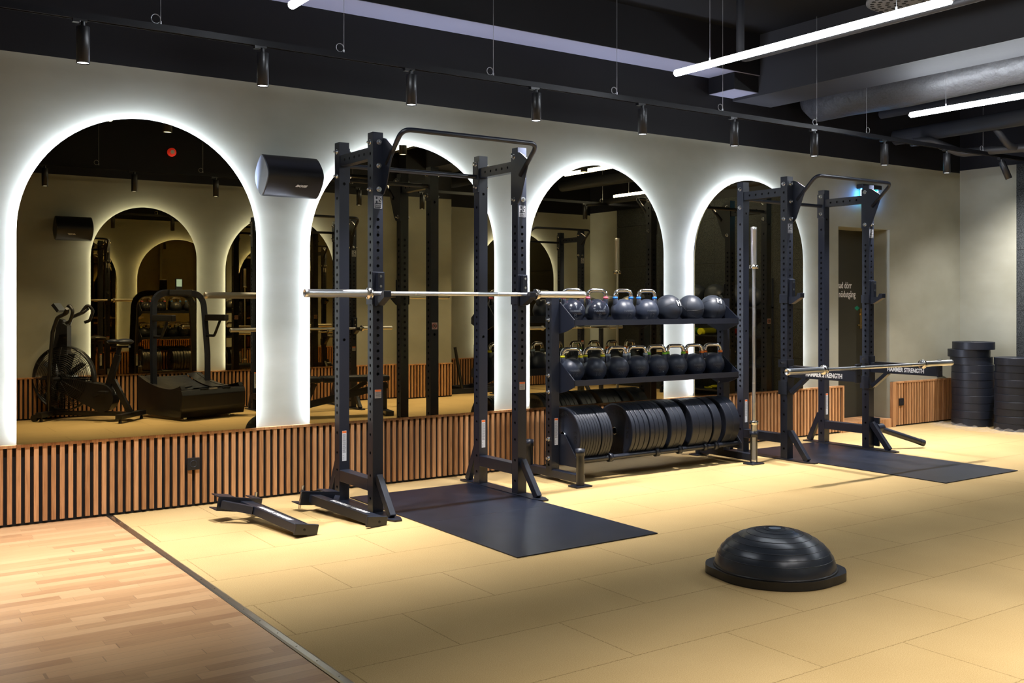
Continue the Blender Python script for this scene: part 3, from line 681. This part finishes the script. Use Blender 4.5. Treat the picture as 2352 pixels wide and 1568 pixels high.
# two arms lying on the floor beside the front rack (on their side, lettering up)
def place_floor(loc, yaw, pitch, roll, label):
    m_ = Matrix.Rotation(yaw, 4, 'Z') @ Matrix.Rotation(pitch, 4, 'X') @ Matrix.Rotation(roll, 4, 'Y')
    return dup(sa, loc, m_.to_euler(), label)
place_floor((2.345, -.56, .080), R(7.5), R(3.4), R(100), 'black spotter arm lying on the floor farthest left, nearest the wooden floor')
place_floor((2.70, -.58, .090), R(11), R(4.1), R(-82), 'black spotter arm lying on the floor against the front rack foot')
# ------------------------------------------------------------------ floor mats
for x, lab in ((3.66, 'black rubber floor mat under the front rack'), (7.68, 'black rubber floor mat under the right rack')):
    o = MB().box(-.515, .515, -1.40, .68, .0005, .007).build('rubber_mat', 'mat_', None, .001, (x, -1.04, 0)); tag(o, lab, 'mat', 'rubber mats under the racks')
    MB().box(-.515, .515, -.362, -.360, .007, .0073).build('seam', 'felt', o)

# ------------------------------------------------------------------ storage rack
SX0, SX1, SY = 4.79, 6.70, -.57
t = thing('kettlebell_rack', 'black three-tier storage rack of kettlebells and bumper plates between the power racks', 'storage rack', ((SX0 + SX1) / 2, SY, 0))
hx = (SX1 - SX0) / 2; SR = t
UPS = upright_mesh(rng(.12, 1.38, .0508), [.35], [.35], 1.43, .0375, .08)
for s_ in (-1, 1):
    x = s_ * hx
    link('upright', UPS, t, (x, 0, 0))
    MB().box(-.032, .032, -.37, .28, .025, .085).build('base_beam', 'steel', t, .004, (x, 0, 0))
    for y in (-.375, .285):
        xx_ = x - (.02 if s_ < 0 else .02)
        MB().box(-.075, .075, -.055, .055, .0005, .012).build('foot_plate', 'steel', t, .003, (xx_, y, 0))
        h_ = MB(); h_.lathe([(.031, .012), (.031, .235), (.037, .235), (.037, .285), (.030, .285), (.030, .10), (0, .10)], (0, 0, 0), (0, 0, 1), 24); h_.build('bar_holder', 'steel', t, 0, (xx_, y, 0))
    for z in (1.385, 1.255, .82, .69, .32, .17):
        link('bolt', BOLT, t, (x - .0375, 0, z), (0, 0, -math.pi / 2)); link('bolt', BOLT, t, (x + .0375, 0, z), (0, 0, math.pi / 2))
    link('warning_label', LABW, t, (x + .008, -.0378, .38))
for zf in (1.225, .757):
    w = MB(); x0 = -hx + .045; x1 = hx - .045
    w.box(x0, x1, -.215, .14, zf - .006, zf)                    # shelf floor
    w.box(x0, x1, -.222, -.215, zf - .012, zf + .032)          # front lip
    w.box(x0, x1, .14, .146, zf - .012, zf + .05)
    o = w.build('shelf', 'steel', t)
    for xx_, sg in ((x0, -1), (x1, 1)):
        MB().prism([(-.222, zf - .02), (-.222, zf + .034), (-.04, zf + .17), (.03, zf + .17), (.146, zf + .05), (.146, zf - .03), (.0, zf - .085), (-.12, zf - .06)][::-1], xx_ - .004, xx_ + .004, 'x').build('side_bracket', 'steel', o)
# plate cradle tubes and side plates
for y in (-.215, .115):
    MB().cyl((-hx + .05, y, .165), (hx - .05, y, .165), .021, 18).build('cradle_tube', 'steel', t)
for s_ in (-1, 1):
    xx_ = s_ * (hx - .046)
    MB().prism([(-.26, .12), (-.26, .175), (-.10, .36), (.03, .36), (.15, .20), (.15, .12)][::-1], xx_ - .004, xx_ + .004, 'x').build('cradle_end_plate', 'steel', t)
for x in (5.195, 5.694, 5.948, 6.242, 6.371): MB().lathe([(.021, -.018), (.034, -.018), (.034, .018), (.021, .018)], (x - (SX0 + SX1) / 2, -.215, .165), (1, 0, 0), 18).build('divider_ring', 'steel', t)

# bumper plates
def plate_mesh(th, ringc='zinc', R_=.225, txt=True):
    w = MB(); h = th / 2
    w.lathe([(.0255, -h), (.030, -h), (.032, -h + .002), (.085, -h + .003), (.095, -h + .006 if th > .02 else -h + .003), (.195, -h + .006 if th > .02 else -h + .003), (.207, -h), (R_ - .003, -h), (R_, -h + .003), (R_, -h + .0045), (R_, h - .0045), (R_, h - .003), (R_ - .003, h), (.207, h), (.195, h - .004), (.095, h - .004), (.085, h - .003), (.032, h - .002), (.030, h), (.0255, h), (.0255, -h)],
            (0, 0, 0), (1, 0, 0), 56, 0, True, [1] * 2 + [0] * 15 + [1] * 2 + [0])
    return w.mesh('rubber_disc', ['rubber', ringc])
HT = text_mesh('HAMMER', .055, 'darkprint', .0006, .001, 1.0); ST = text_mesh('STRENGTH', .050, 'darkprint', .0006, .001, .9); KG = text_mesh('5 KG', .045, 'darkprint', .0006, .001, 1.0)
edges = [4.874] ; z0_ = 4.874
sp = []
def run(a, b_, n_, gap=.0012):
    for i in range(n_):
        l_ = a + (b_ - a) * i / n_; sp.append((l_ + gap / 2, l_ + (b_ - a) / n_ - gap / 2))
run(4.852, 5.062, 8); run(5.072, 5.180, 4)
for a, b_ in ((5.384, 5.418), (5.424, 5.460), (5.466, 5.515), (5.521, 5.566)): sp.append((a, b_))
run(5.578, 5.767, 4, .004); run(5.812, 5.980, 3, .002); run(6.052, 6.282, 3, .002); sp.append((6.308, 6.392)); run(6.452, 6.618, 2, .002)
ords = ['first', 'second', 'third', 'fourth', 'fifth', 'sixth', 'seventh', 'eighth', 'ninth', 'tenth', 'eleventh', 'twelfth', 'thirteenth', 'fourteenth', 'fifteenth', 'sixteenth', 'seventeenth', 'eighteenth', 'nineteenth', 'twentieth', 'twenty-first', 'twenty-second', 'twenty-third', 'twenty-fourth', 'twenty-fifth', 'twenty-sixth', 'twenty-seventh', 'twenty-eighth', 'twenty-ninth', 'thirtieth']
pc = {}
for i, (a, b_) in enumerate(sp):
    th = round(b_ - a, 3)
    if th not in pc: pc[th] = plate_mesh(th)
    kind = 'thin' if th < .03 else ('thick' if th > .06 else 'medium')
    o = thing('bumper_plate', 'black %s bumper plate, %s from the left in the kettlebell rack' % (kind, ords[i]), 'weight plate', ((a + b_) / 2, -.62, .3465), 0, 'bumper plates in the rack')
    rx = rnd.uniform(0, 6.28)
    lean = R(0) if i not in (12,) else R(0)
    d_ = link('rubber_disc', pc[th], o, rot=(rx, 0, 0))
    if i in (0, 12):
        h_ = -th / 2 - .0002 + .006
        hh = -th / 2 + .0052
        q = MB()
        for me, ang in ((HT, 0 if i else 20), (ST, 180), (KG, 270)):
            k = link('raised_lettering', me, o); a_ = R(ang)
            r_ = .150
            # text lies in YZ plane facing -X ; 'up' pointing outward
            up = Vector((0, math.sin(a_), math.cos(a_))) if True else None
            nrm = Vector((-1, 0, 0)); xr = up.cross(nrm)
            m_ = Matrix((xr, up, nrm)).transposed().to_4x4(); m_.translation = Vector((hh - .0003, 0, 0)) + up * r_
            k.matrix_local = m_
# stacked plates on the floor
def stack(cx, cy, ths, offs, where):
    z = .001
    for i, th in enumerate(ths):
        th_ = round(th, 3)
        if ('s', th_) not in pc: pc[('s', th_)] = plate_mesh(th_)
        n_ = len(ths)
        pos = 'topmost' if i == n_ - 1 else ('bottom' if i == 0 else ords[i] + ' from the floor')
        o = thing('bumper_plate', 'thick black bumper plate lying flat, %s in the %s' % (pos, where), 'weight plate', (cx + offs[i][0], cy + offs[i][1], z + th_ / 2), 0, 'plates in the ' + where)
        link('rubber_disc', pc[('s', th_)], o, rot=(0, R(90), rnd.uniform(0, 6))); z += th_ + .0005
o1 = [(0, 0)] * 4 + [(.0, 0), (-.003, 0), (-.004, .0), (-.003, 0), (-.012, .01), (-.035, .03), (-.030, -.02)]
stack(10.915, -.42, [.0865] * 11, [(a + rnd.uniform(-.004, .004), b_ + rnd.uniform(-.004, .004)) for a, b_ in o1], 'taller corner stack')
stack(10.87, -.96, [.079] * 10, [(rnd.uniform(-.008, .008) - (.012 if i > 7 else 0), rnd.uniform(-.008, .008)) for i in range(10)], 'shorter corner stack')
# clear film crumpled under the stacks
w = MB(); nx, ny = 60, 10; 
def film_pt(i, k):
    u = i / nx; y = -.15 - u * 1.25; xb = 10.62 - .25 * math.sin(u * math.pi) * .5
    x = xb + (k / ny - .5) * .30 + .04 * math.sin(i * .9); z = .004 + .035 * abs(math.sin(i * .55 + .6 * math.sin(k))) * math.sin(math.pi * k / ny) ** 1.0 * (1 + .5 * math.sin(i * 1.7))
    return (x + .012 * math.sin(i * 2.1 + k), y, max(z, .003))
g_ = w.addv(*[film_pt(i, k) for i in range(nx + 1) for k in range(ny + 1)])
for i in range(nx):
    for k in range(ny): a = g_ + i * (ny + 1) + k; w.face((a, a + 1, a + ny + 2, a + ny + 1), 0, True)
tag(w.build('plastic_film', 'film'), 'crumpled clear plastic film on the floor around the plate stacks', 'plastic film')

# ------------------------------------------------------------------ kettlebells
def kb_parts(gloss):
    Rb = .103
    w = MB(); prof = [(0, 0), (.066, 0), (.072, .003)]
    for i in range(1, 17):
        a = R(-50 + i * (140) / 16); prof.append((max(0.0, Rb * math.cos(a)), .094 + Rb * math.sin(a) * (1 if a > 0 else .96) ))
    prof[-1] = (0, .094 + Rb)
    w.lathe(prof, (0, 0, 0), (0, 0, 1), 36)
    for s_ in (-1, 1): w.tube([(s_ * .055, 0, .135), (s_ * .069, 0, .165), (s_ * .0735, 0, .187), (s_ * .075, 0, .202)], .019, 16, rs=[.034, .026, .020, .0178])
    body = w.mesh('body', gloss)
    pts = [(-.075, 0, .212)] + [(-.036 - .039 * math.cos(R(a)), 0, .229 + .037 * math.sin(R(a))) for a in range(0, 91, 15)] + [(.036 + .039 * math.cos(R(a)), 0, .229 + .037 * math.sin(R(a))) for a in range(90, -1, -15)] + [(.075, 0, .212)]
    handle = MB().tube(pts, .0165, 16).mesh('handle', 'chrome')
    return body, handle
KB = {g: kb_parts(g) for g in ('kb', 'kbg')}
kbands = {}
def sphere_text(body, size, zoff, xs=1.):
    me = text_mesh(body, size, 'emb', .0, .0008, xs)  # flat letters, the glint of the relief is in their grey
    for v in me.vertices:
        x, z = v.co.x, v.co.y + zoff
        r2 = .104 ** 2 - x * x - z * z; v.co = (x, -math.sqrt(max(r2, 0)) - .0003, z + .094)
    return me
KT = {}
def kettlebell(x, z, rz, band, num, label, gloss='kb'):
    t = thing('kettlebell', label, 'kettlebell', (x, -.60, z), rz, 'kettlebells on the rack')
    link('body', KB[gloss][0], t); link('handle', KB[gloss][1], t)
    if band not in kbands: kbands[band] = MB().lathe([(.0172, 0), (.0200, .0005), (.0200, .0165), (.0172, .017)], (0, 0, .197), (0, 0, 1), 18).mesh('colour_band', 'band_' + band)
    for s_ in (-1, 1): link('colour_band', kbands[band], t, (s_ * .075, 0, 0))
    if num not in KT: KT[num] = sphere_text(num, .042, -.030, 1.15)
    if 'H' not in KT: KT['H'] = sphere_text('HAMMER', .022, .006, 1.0)
    link('raised_number', KT[num], t); link('raised_lettering', KT['H'], t)
for x, rz, bd, n_, lab, g_ in ((4.965, -24, 'pink', '8', 'glossy black kettlebell at the left end of the top shelf', 'kbg'), (5.215, -24, 'pink', '8', 'glossy black kettlebell with pink bands, second on the top shelf', 'kbg'),
                          (5.495, -10, 'blue', '12', 'black kettlebell with blue bands, third on the top shelf', 'kb'), (5.755, -14, 'blue', '12', 'black kettlebell with blue bands beside the rubber balls on the top shelf', 'kb')):
    kettlebell(x, 1.2255, R(rz), bd, n_, lab, g_)
low = [(4.955, 'yellow', '16', 'kettlebell with yellow bands at the left end of the middle shelf'), (5.185, 'yellow', '16', 'kettlebell with yellow bands, second on the middle shelf'), (5.425, 'grey', '20', 'kettlebell with grey bands, third on the middle shelf'),
       (5.645, 'grey', '20', 'kettlebell with grey bands, fourth on the middle shelf'), (5.865, 'green', '24', 'kettlebell with green bands, fifth on the middle shelf'), (6.085, 'green', '24', 'kettlebell with green bands, sixth on the middle shelf'),
       (6.305, 'orangeb', '28', 'kettlebell with orange bands, second from the right on the middle shelf'), (6.535, 'orangeb', '28', 'kettlebell with orange bands at the right end of the middle shelf')]
for x, bd, n_, lab in low: kettlebell(x, .7575, R(-20 + rnd.uniform(-4, 4)), bd, n_, 'black ' + lab)
# ------------------------------------------------------------------ rubber balls
def medball(loc, r, rot, label, logo=True, grp='rubber balls on the top shelf'):
    t = thing('slam_ball', label, 'ball', loc, 0, grp, rot)
    MB().sphere((0, 0, 0), r, 40, 22).build('ball_shell', 'ballrub', t)
    w = MB()
    for k in range(3):
        ax = [(1, 0, 0), (0, 0, 1), (1, 0, 1)][k]; ax = Vector(ax).normalized(); w.tube(w.ring((0, 0, 0), ax, r + .0002, 40), .0012, 5, closed=True)
    w.build('seam', 'steel_dk', t)
    if logo:
        q = MB()
        def sp_(x, z): return Vector((x, -math.sqrt(max((r + .0008) ** 2 - x * x - z * z, 0)), z))
        def patch(x0, x1, z0, z1, n_=4):
            for i in range(n_):
                for k in range(n_):
                    xa, xb = x0 + (x1 - x0) * i / n_, x0 + (x1 - x0) * (i + 1) / n_; za, zb = z0 + (z1 - z0) * k / n_, z0 + (z1 - z0) * (k + 1) / n_
                    a = q.addv(sp_(xa, za), sp_(xb, za), sp_(xb, zb), sp_(xa, zb)); q.face((a, a + 1, a + 2, a + 3))
        patch(-.022, -.012, -.026, .026); patch(.012, .022, -.026, .026); patch(-.007, .007, -.007, .007, 2)
        q.build('logo', 'white', t); q2 = MB(); q2.tube([sp_(.036 * math.cos(R(a)), .036 * math.sin(R(a))) for a in range(0, 360, 15)], .0012, 5, closed=True); q2.build('logo_ring', 'steel_dk', t)
    return t
medball((6.005, -.60, 1.3425), .117, (R(-25), 0, R(12)), 'black rubber ball with a small white mark, leftmost on the top shelf')
medball((6.265, -.60, 1.3425), .117, (R(10), 0, R(-60)), 'plain black rubber ball in the middle of the three on the top shelf', False)
medball((6.532, -.60, 1.3425), .117, (R(-38), R(14), R(-16)), 'black rubber ball with a white H mark at the right end of the top shelf')

# ------------------------------------------------------------------ balance dome
bx, by = 4.04, -3.455
t = thing('balance_trainer', 'black half-dome balance trainer alone on the open floor', 'balance trainer', (bx, by, 0))
pr = []
for a in range(0, 360, 3):
    d_ = min(abs(((a + 48) + 180) % 360 - 180), abs(((a - 132) + 180) % 360 - 180))
    r_ = .318 + (.030 if d_ < 9 else (.030 * max(0, 1 - (d_ - 9) / 24) ** 1.3))
    pr.append((r_ * math.cos(R(a)), r_ * math.sin(R(a))))
b_ = MB().prism(pr, .003, .044, 'z', 0, True); b_.build('base_platform', 'steel_dk', t, .006)
dome = []; dz = .195
for i in range(61):
    a = R(90 * i / 60); rr = .303 * math.cos(a) ** .9; zz_ = .040 + dz * math.sin(a)
    dome.append((rr if i < 60 else 0, zz_))
    
rib = MB(); body = MB().lathe(dome, (0, 0, 0), (0, 0, 1), 72); body.build('rubber_dome', 'bosu', t)
for i in (13, 19, 25, 31, 37, 43, 49, 54):
    r0, zq = dome[i]; rib.tube([(r0 * math.cos(R(a)), r0 * math.sin(R(a)), zq) for a in range(0, 360, 6)], .0019, 6, closed=True)
rib.build('ridge', 'bosu', t)
MB().cyl((0, 0, .2325), (0, 0, .2375), .030, 24).build('valve_cap', mat('valve_grey', (.3, .36, .44), .3), t)
MB().lathe([(.303, .040), (.309, .044), (.308, .050), (.302, .052)], (0, 0, 0), (0, 0, 1), 72).build('rim', 'steel_dk', t)

# ------------------------------------------------------------------ treadmill (seen in the left mirror)
t = thing('curved_treadmill', 'black curved treadmill by the opposite wall, seen in the left mirror', 'treadmill', (3.97, -5.30, 0), R(-17)); t.scale = (.95, .80, 1)
# local: rear end at y=0, front towards -y, x across
def zc(y): return .33 - .32 * (y + .30) * 0 + .19 * ((abs(y) - .30) / .95) ** 2 if y < -.30 else .33 - .0 + .05 * ((abs(y) - .30) / .3) ** 2
ysn = [0 - i * 1.12 / 20 for i in range(21)]
for s_ in (-1, 1):
    poly = [(.05, .30), (.05, .16), (.02, .05), (-.10, .04), (-1.10, .04), (-1.14, .30), (-1.12, zc(-1.12) + .03)] + [(y, zc(y) + .035) for y in ysn[::-1][1:]] + [(.04, .37)]
    MB().prism(poly, s_ * .43 - .03, s_ * .43 + .03, 'x').build('side_cover', 'steel_dk', t, .006)
w = MB()
for i in range(20):
    y0, y1 = ysn[i], ysn[i + 1]; a = w.addv((-.26, y0, zc(y0)), (.26, y0, zc(y0)), (.26, y1, zc(y1)), (-.26, y1, zc(y1))); w.face((a, a + 1, a + 2, a + 3))
    for k in (0,): w.box(-.26, .26, y0 - .006, y0 - .003, zc(y0) - .003, zc(y0) + .0015)
w.build('running_belt', 'rubber', t)
for s_ in (-1, 1):
    w = MB()
    for i in range(20):
        y0, y1 = ysn[i], ysn[i + 1]; xa, xb = sorted((s_ * .265, s_ * .405)); a = w.addv((xa, y0, zc(y0) + .015), (xb, y0, zc(y0) + .03), (xb, y1, zc(y1) + .03), (xa, y1, zc(y1) + .015)); w.face((a, a + 1, a + 2, a + 3), 0, True)
    w.build('foot_rail', 'steel_dk', t)
MB().prism(fillet([(.03, .04, 0), (.07, .15, 0), (.075, .30, 0), (.05, .365, 0), (-.06, .36, 0)], .03, 4) and [(p[0], p[1]) for p in fillet([(.03, .04, 0), (.07, .15, 0), (.075, .30, 0), (.05, .365, 0), (-.06, .36, 0)], .03, 4)][::-1], -.47, .47, 'x', 0, True).build('rear_cover', 'steel_dk', t)
MB().box(-.06, .05, .03, .062, .355, .372).build('name_plate', 'silverlab', t)
for xa in (-.2, .13): MB().box(xa, xa + .12, .0, .06, .350, .371).build('step_pad', 'rubber', t)
arch = fillet([(-.40, -.78, .04), (-.405, -.80, .75), (-.37, -.86, 1.52), (.37, -.86, 1.52), (.405, -.80, .75), (.40, -.78, .04)], .20, 8)
MB().tube(arch, .03, sq=(.075, .045)).build('upright_frame', 'steel', t)
for s_ in (-1, 1):
    MB().box(s_ * .395 - .035, s_ * .395 + .035, -.80, -.28, 1.17, 1.25).build('handrail', 'steel_dk', t, .01)
    MB().tube(fillet([(s_ * .395, -.45, 1.17), (s_ * .395, -.60, .98), (s_ * .395, -.79, .98)], .05), .018, 10).build('handle_loop', 'steel_dk', t)
cs = MB().box(-.17, .17, -.92, -.80, 1.49, 1.56).build('console_tray', 'steel_dk', t, .01)
MB().box(-.05, .05, -.875, -.85, 1.55, 1.70).build('display_housing', 'steel_dk', t, .006); MB().box(-.04, .04, -.849, -.848, 1.60, 1.69).build('display', 'screen', t)
for sx in (-.33, .33):
    for sy in (-1.05, -.10): MB().cyl((sx, sy, .001), (sx, sy, .042), .022, 12).build('levelling_foot', 'zinc', t)
me = text_mesh('MATRIX', .055, 'emb', .0005, .001, 1.2) if False else None

# ------------------------------------------------------------------ air bike (seen in the left mirror)
t = thing('air_bike', 'black fan exercise bike left of the treadmill, seen in the left mirror', 'exercise bike', (2.73, -5.86, 0), R(42))
def add(nm, mb, mt='steel_dk', bev=0): return mb.build(nm, mt, t, bev)
add('base_rail', MB().box(-.52, .50, -.035, .035, .06, .11), bev=.004)
add('front_foot', MB().box(-.56, -.48, -.27, .27, .05, .11).cyl((-.60, -.24, .045), (-.60, -.19, .045), .04, 18).cyl((-.60, .19, .045), (-.60, .24, .045), .04, 18), bev=.003)
add('rear_foot', MB().box(.44, .52, -.29, .29, .05, .105), bev=.004)
for sx, sy in ((-.52, -.22), (-.52, .22), (.48, -.25), (.48, .25)): add('levelling_foot', MB().cyl((sx, sy, .001), (sx, sy, .05), .022, 12, .012))
fc = Vector((-.36, 0, .50))
cg = MB()
for rr in [.05 + .022 * i for i in range(14)]:
    off = .09 * math.sqrt(max(0, 1 - (rr / .38) ** 2)) + .03
    for s_ in (-1, 1): cg.tube([(fc.x + rr * math.cos(R(a)), s_ * off, fc.z + rr * math.sin(R(a))) for a in range(0, 360, 12)], .0032, 4, closed=True)
for k in range(12):
    a = R(30 * k)
    for s_ in (-1, 1): cg.tube([(fc.x + r_ * math.cos(a), s_ * (.09 * math.sqrt(max(0, 1 - (r_ / .38) ** 2)) + .032), fc.z + r_ * math.sin(a)) for r_ in (.04, .12, .2, .28, .34, .37)], .0035, 4)
add('fan_cage', cg)
add('cage_band', MB().lathe([(.372, -.045), (.385, -.045), (.385, .045), (.372, .045), (.372, -.045)], fc, (0, 1, 0), 48))
fb = MB()
for k in range(10):
    a = R(36 * k); mx_ = Matrix.Translation(fc) @ Matrix.Rotation(a, 4, 'Y') @ Matrix.Rotation(R(25), 4, 'X'); fb.box(.07, .30, -.045, .045, -.003, .003, 0, mx_)
add('fan_blades', fb.cyl(fc + Vector((0, -.05, 0)), fc + Vector((0, .05, 0)), .06, 20))
for s_ in (-1, 1):
    add('foot_peg', MB().cyl((fc.x, s_ * .12, fc.z), (fc.x, s_ * .26, fc.z), .022, 14))
    add('moving_arm', MB().tube(fillet([(-.48, s_ * .14, .12), (-.46, s_ * .15, .60), (-.42, s_ * .15, 1.05), (-.36, s_ * .15, 1.22), (-.22, s_ * .17, 1.28), (-.19, s_ * .22, 1.33)], .06), .022, 12))
    add('handlebar', MB().tube(fillet([(-.26, s_ * .17, 1.26), (-.18, s_ * .20, 1.38), (-.12, s_ * .22, 1.30), (-.16, s_ * .21, 1.18), (-.22, s_ * .2, 1.16)], .05), .019, 12))
    add('crank_arm', MB().beam((.06, s_ * .09, .30), (.06 + s_ * .15, s_ * .10, .30 + s_ * .05), .02, .03))
    add('pedal', MB().box(.02 + s_ * .15, .12 + s_ * .15, min(s_ * .12, s_ * .21), max(s_ * .12, s_ * .21), .285 + s_ * .05, .315 + s_ * .05), bev=.004)
dr = []
for i in range(25): a = R(-90 + 180 * i / 24); dr.append((.13 + .165 * math.cos(a), .27 + .165 * math.sin(a)))
for i in range(25): a = R(90 + 180 * i / 24); dr.append((-.34 + .09 * math.cos(a), .42 + .09 * math.sin(a)))
add('drive_cover', MB().prism(dr, -.075, .075, 'y', 0, True), bev=.004)
add('front_mast', MB().tube(fillet([(-.50, 0, .10), (-.46, 0, .85), (-.42, 0, 1.10), (-.38, 0, 1.20)], .1), .04, sq=(.07, .05)))
add('housing', MB().prism([(-.33, .55), (-.30, .86), (-.30, 1.12), (-.37, 1.16), (-.42, .90), (-.44, .80)], -.045, .045, 'y'), bev=.01)
add('seat_tube', MB().beam((.20, 0, .42), (.32, 0, .78), .05, .07)); add('seat_post', MB().beam((.31, 0, .75), (.34, 0, .88), .03, .045), 'steel')
add('rear_strut', MB().beam((.26, 0, .48), (.47, 0, .10), .05, .06)); add('slider', MB().box(.24, .46, -.025, .025, .865, .89))
sd = MB(); sd.sphere((.40, 0, .935), .10, 24, 12, sc=(1.0, 1.15, .38)).sphere((.27, 0, .935), .07, 20, 10, sc=(1.3, .7, .45)); add('seat', sd, 'rubber')
add('display_housing', MB().box(-.05, .06, -.07, .07, -.02, .02, 0, Matrix.Translation((-.44, 0, 1.34)) @ Matrix.Rotation(R(50), 4, 'Y')))
add('name_plate', MB().box(-.25, -.05, -.122, -.12, .35, .41), 'emb')

# ------------------------------------------------------------------ bench in front of the far rack
t = thing('weight_bench', 'black adjustable bench beside the far rack, seen in the second mirror', 'bench', (5.35, -4.68, 0), R(12))
for nm, q in (('seat_pad', (-.62, -.24, .42, .49)), ('back_pad', (-.22, .62, .42, .49))): MB().box(q[0], q[1], -.145, .145, q[2], q[3]).build(nm, 'rubber', t, .02)
MB().beam((-.60, 0, .10), (.62, 0, .36), .06, .08).build('main_beam', 'steel', t, .004)
MB().beam((.58, 0, .06), (.58, 0, .40), .06, .06).build('leg', 'steel', t); MB().beam((-.45, 0, .06), (-.30, 0, .41), .06, .06).build('leg', 'steel', t)
MB().box(.53, .63, -.28, .28, .001, .06).build('foot', 'steel', t, .004); MB().box(-.66, -.56, -.20, .20, .001, .06).build('foot', 'steel', t, .004)
MB().beam((.05, 0, .24), (.35, 0, .41), .04, .05).build('support_strut', 'steel', t); MB().cyl((-.62, -.07, .30), (-.62, .07, .30), .05, 20).build('roller', 'rubber', t); MB().beam((-.58, 0, .10), (-.62, 0, .30), .04, .04).build('roller_post', 'steel', t)
# push sled by the column
t = thing('push_sled', 'low black push sled with four upright poles, seen in the second mirror', 'sled', (8.55, -6.72, 0), R(0))
for y in (-.3, .3): MB().box(-.55, .75, y - .03, y + .03, .001, .08).build('runner', 'steel', t, .004)
for x in (-.30, .20): MB().box(x - .03, x + .03, -.27, .27, .04, .10).build('crossbeam', 'steel', t)
for x, y, dx in ((-.32, -.3, -.13), (-.32, .3, -.13), (.30, -.3, 0), (.30, .3, 0)): MB().cyl((x, y, .07), (x + dx, y, .72), .024, 14).build('pole', 'steel_dk', t)
# shelf unit against the right wall
t = thing('storage_shelf', 'dark shelving unit along the right wall, seen dimly in the right mirror', 'shelf', (XR - .24, -3.9, 0))
for y in (-.95, .95):
    for x in (-.18, .18): MB().box(x - .02, x + .02, y - .02, y + .02, 0.001, 1.75).build('post', 'steel', t)
for z in (.12, .50, .92, 1.34): MB().box(-.20, .20, -.97, .97, z - .02, z).build('shelf_board', 'steel', t)
for i, (y, r_) in enumerate(((-.75, .14), (-.35, .17), (.05, .17), (.45, .16), (.78, .14))):
    medball((XR - .26, -3.9 + y, 1.341 + r_), r_, (R(-10), 0, R(-80 + 20 * i)), 'dark wall ball, %s from the window side on the shelf along the right wall' % ords[i] if False else 'dark ball, %s counted from the mirrored wall outwards on the right wall shelf' % ords[4 - i], True, 'balls on the right wall shelf')
for i, (y, c) in enumerate(((-.5, 'green'), (-.15, 'yellow'), (.35, 'redb'))):
    tag(MB().cyl((-.15, 0, 0), (.15, 0, 0), .05, 20).build('foam_roller', 'band_' + c, None, 0, (XR - .24, -3.9 + y, .971)), '%s foam roller on the right wall shelf, seen in the right mirror' % ('green', 'yellow', 'red')[i], 'foam roller', 'foam rollers')
w = MB()
for k in range(5): w.tube([(.05 * math.sin(k) + (.10 + .01 * k) * math.cos(R(a)), .05 * k + .10 * math.sin(R(a)), .012 + .010 * k) for a in range(0, 360, 20)], .007, 6, closed=True)
tag(w.build('resistance_band', 'band_yellow', None, 0, (XR - .24, -3.95, .121)), 'coil of yellow resistance bands on the lowest board of the right wall shelf', 'resistance bands')
# EZ curl bar on a stand
t = thing('bar_stand', 'dark stand holding a curl bar near the far right, seen in the third mirror', 'bar stand', (9.0, -4.55, 0))
for s_ in (-1, 1): MB().box(s_ * .45 - .025, s_ * .45 + .025, -.025, .025, .02, 1.03).box(s_ * .45 - .025, s_ * .45 + .025, -.25, .25, .001, .05).build('post', 'steel', t, .003)
MB().box(-.45, .45, -.02, .02, .30, .35).build('crossbar', 'steel', t)
t = thing('curl_bar', 'wavy chrome curl bar resting on the dark stand, seen in the third mirror', 'curl bar', (9.0, -4.55, 1.045))
MB().tube(fillet([(-.62, 0, 0), (-.24, 0, 0), (-.16, -.05, 0), (-.06, .04, 0), (.06, .04, 0), (.16, -.05, 0), (.24, 0, 0), (.62, 0, 0)], .04), .0135, 12).build('shaft', 'chrome', t)
for s_ in (-1, 1): MB().cyl((s_ * .62, 0, 0), (s_ * .85, 0, 0), .024, 18).cyl((s_ * .60, 0, 0), (s_ * .62, 0, 0), .034, 18).build('sleeve', 'bar', t)

# ------------------------------------------------------------------ camera, world, view
cam = bpy.data.cameras.new('camera'); co = bpy.data.objects.new('camera', cam); COL.objects.link(co)
cam.sensor_width = 36; cam.lens = 36 * 2323. / 2352; cam.shift_y = -(784 - 698.2) / 2352 ; cam.clip_start = .05
co.location = (0, -6.9414, 1.38); co.rotation_euler = (R(90), 0, -.60462)
SC.camera = co
wd = bpy.data.worlds.new('world'); SC.world = wd; wd.use_nodes = True; wd.node_tree.nodes['Background'].inputs[0].default_value = (.02, .022, .03, 1); wd.node_tree.nodes['Background'].inputs[1].default_value = .2
vs_ = SC.view_settings; vs_.view_transform = 'Standard'; vs_.look = 'None'; vs_.gamma = 1; vs_.use_curve_mapping = False; vs_.exposure = 0.0
try:
    SC.cycles.max_bounces = 14; SC.cycles.glossy_bounces = 8; SC.cycles.diffuse_bounces = 5; SC.cycles.sample_clamp_indirect = 6; SC.cycles.use_denoising = True
    SC.cycles.caustics_reflective = False; SC.cycles.caustics_refractive = False
except Exception: pass
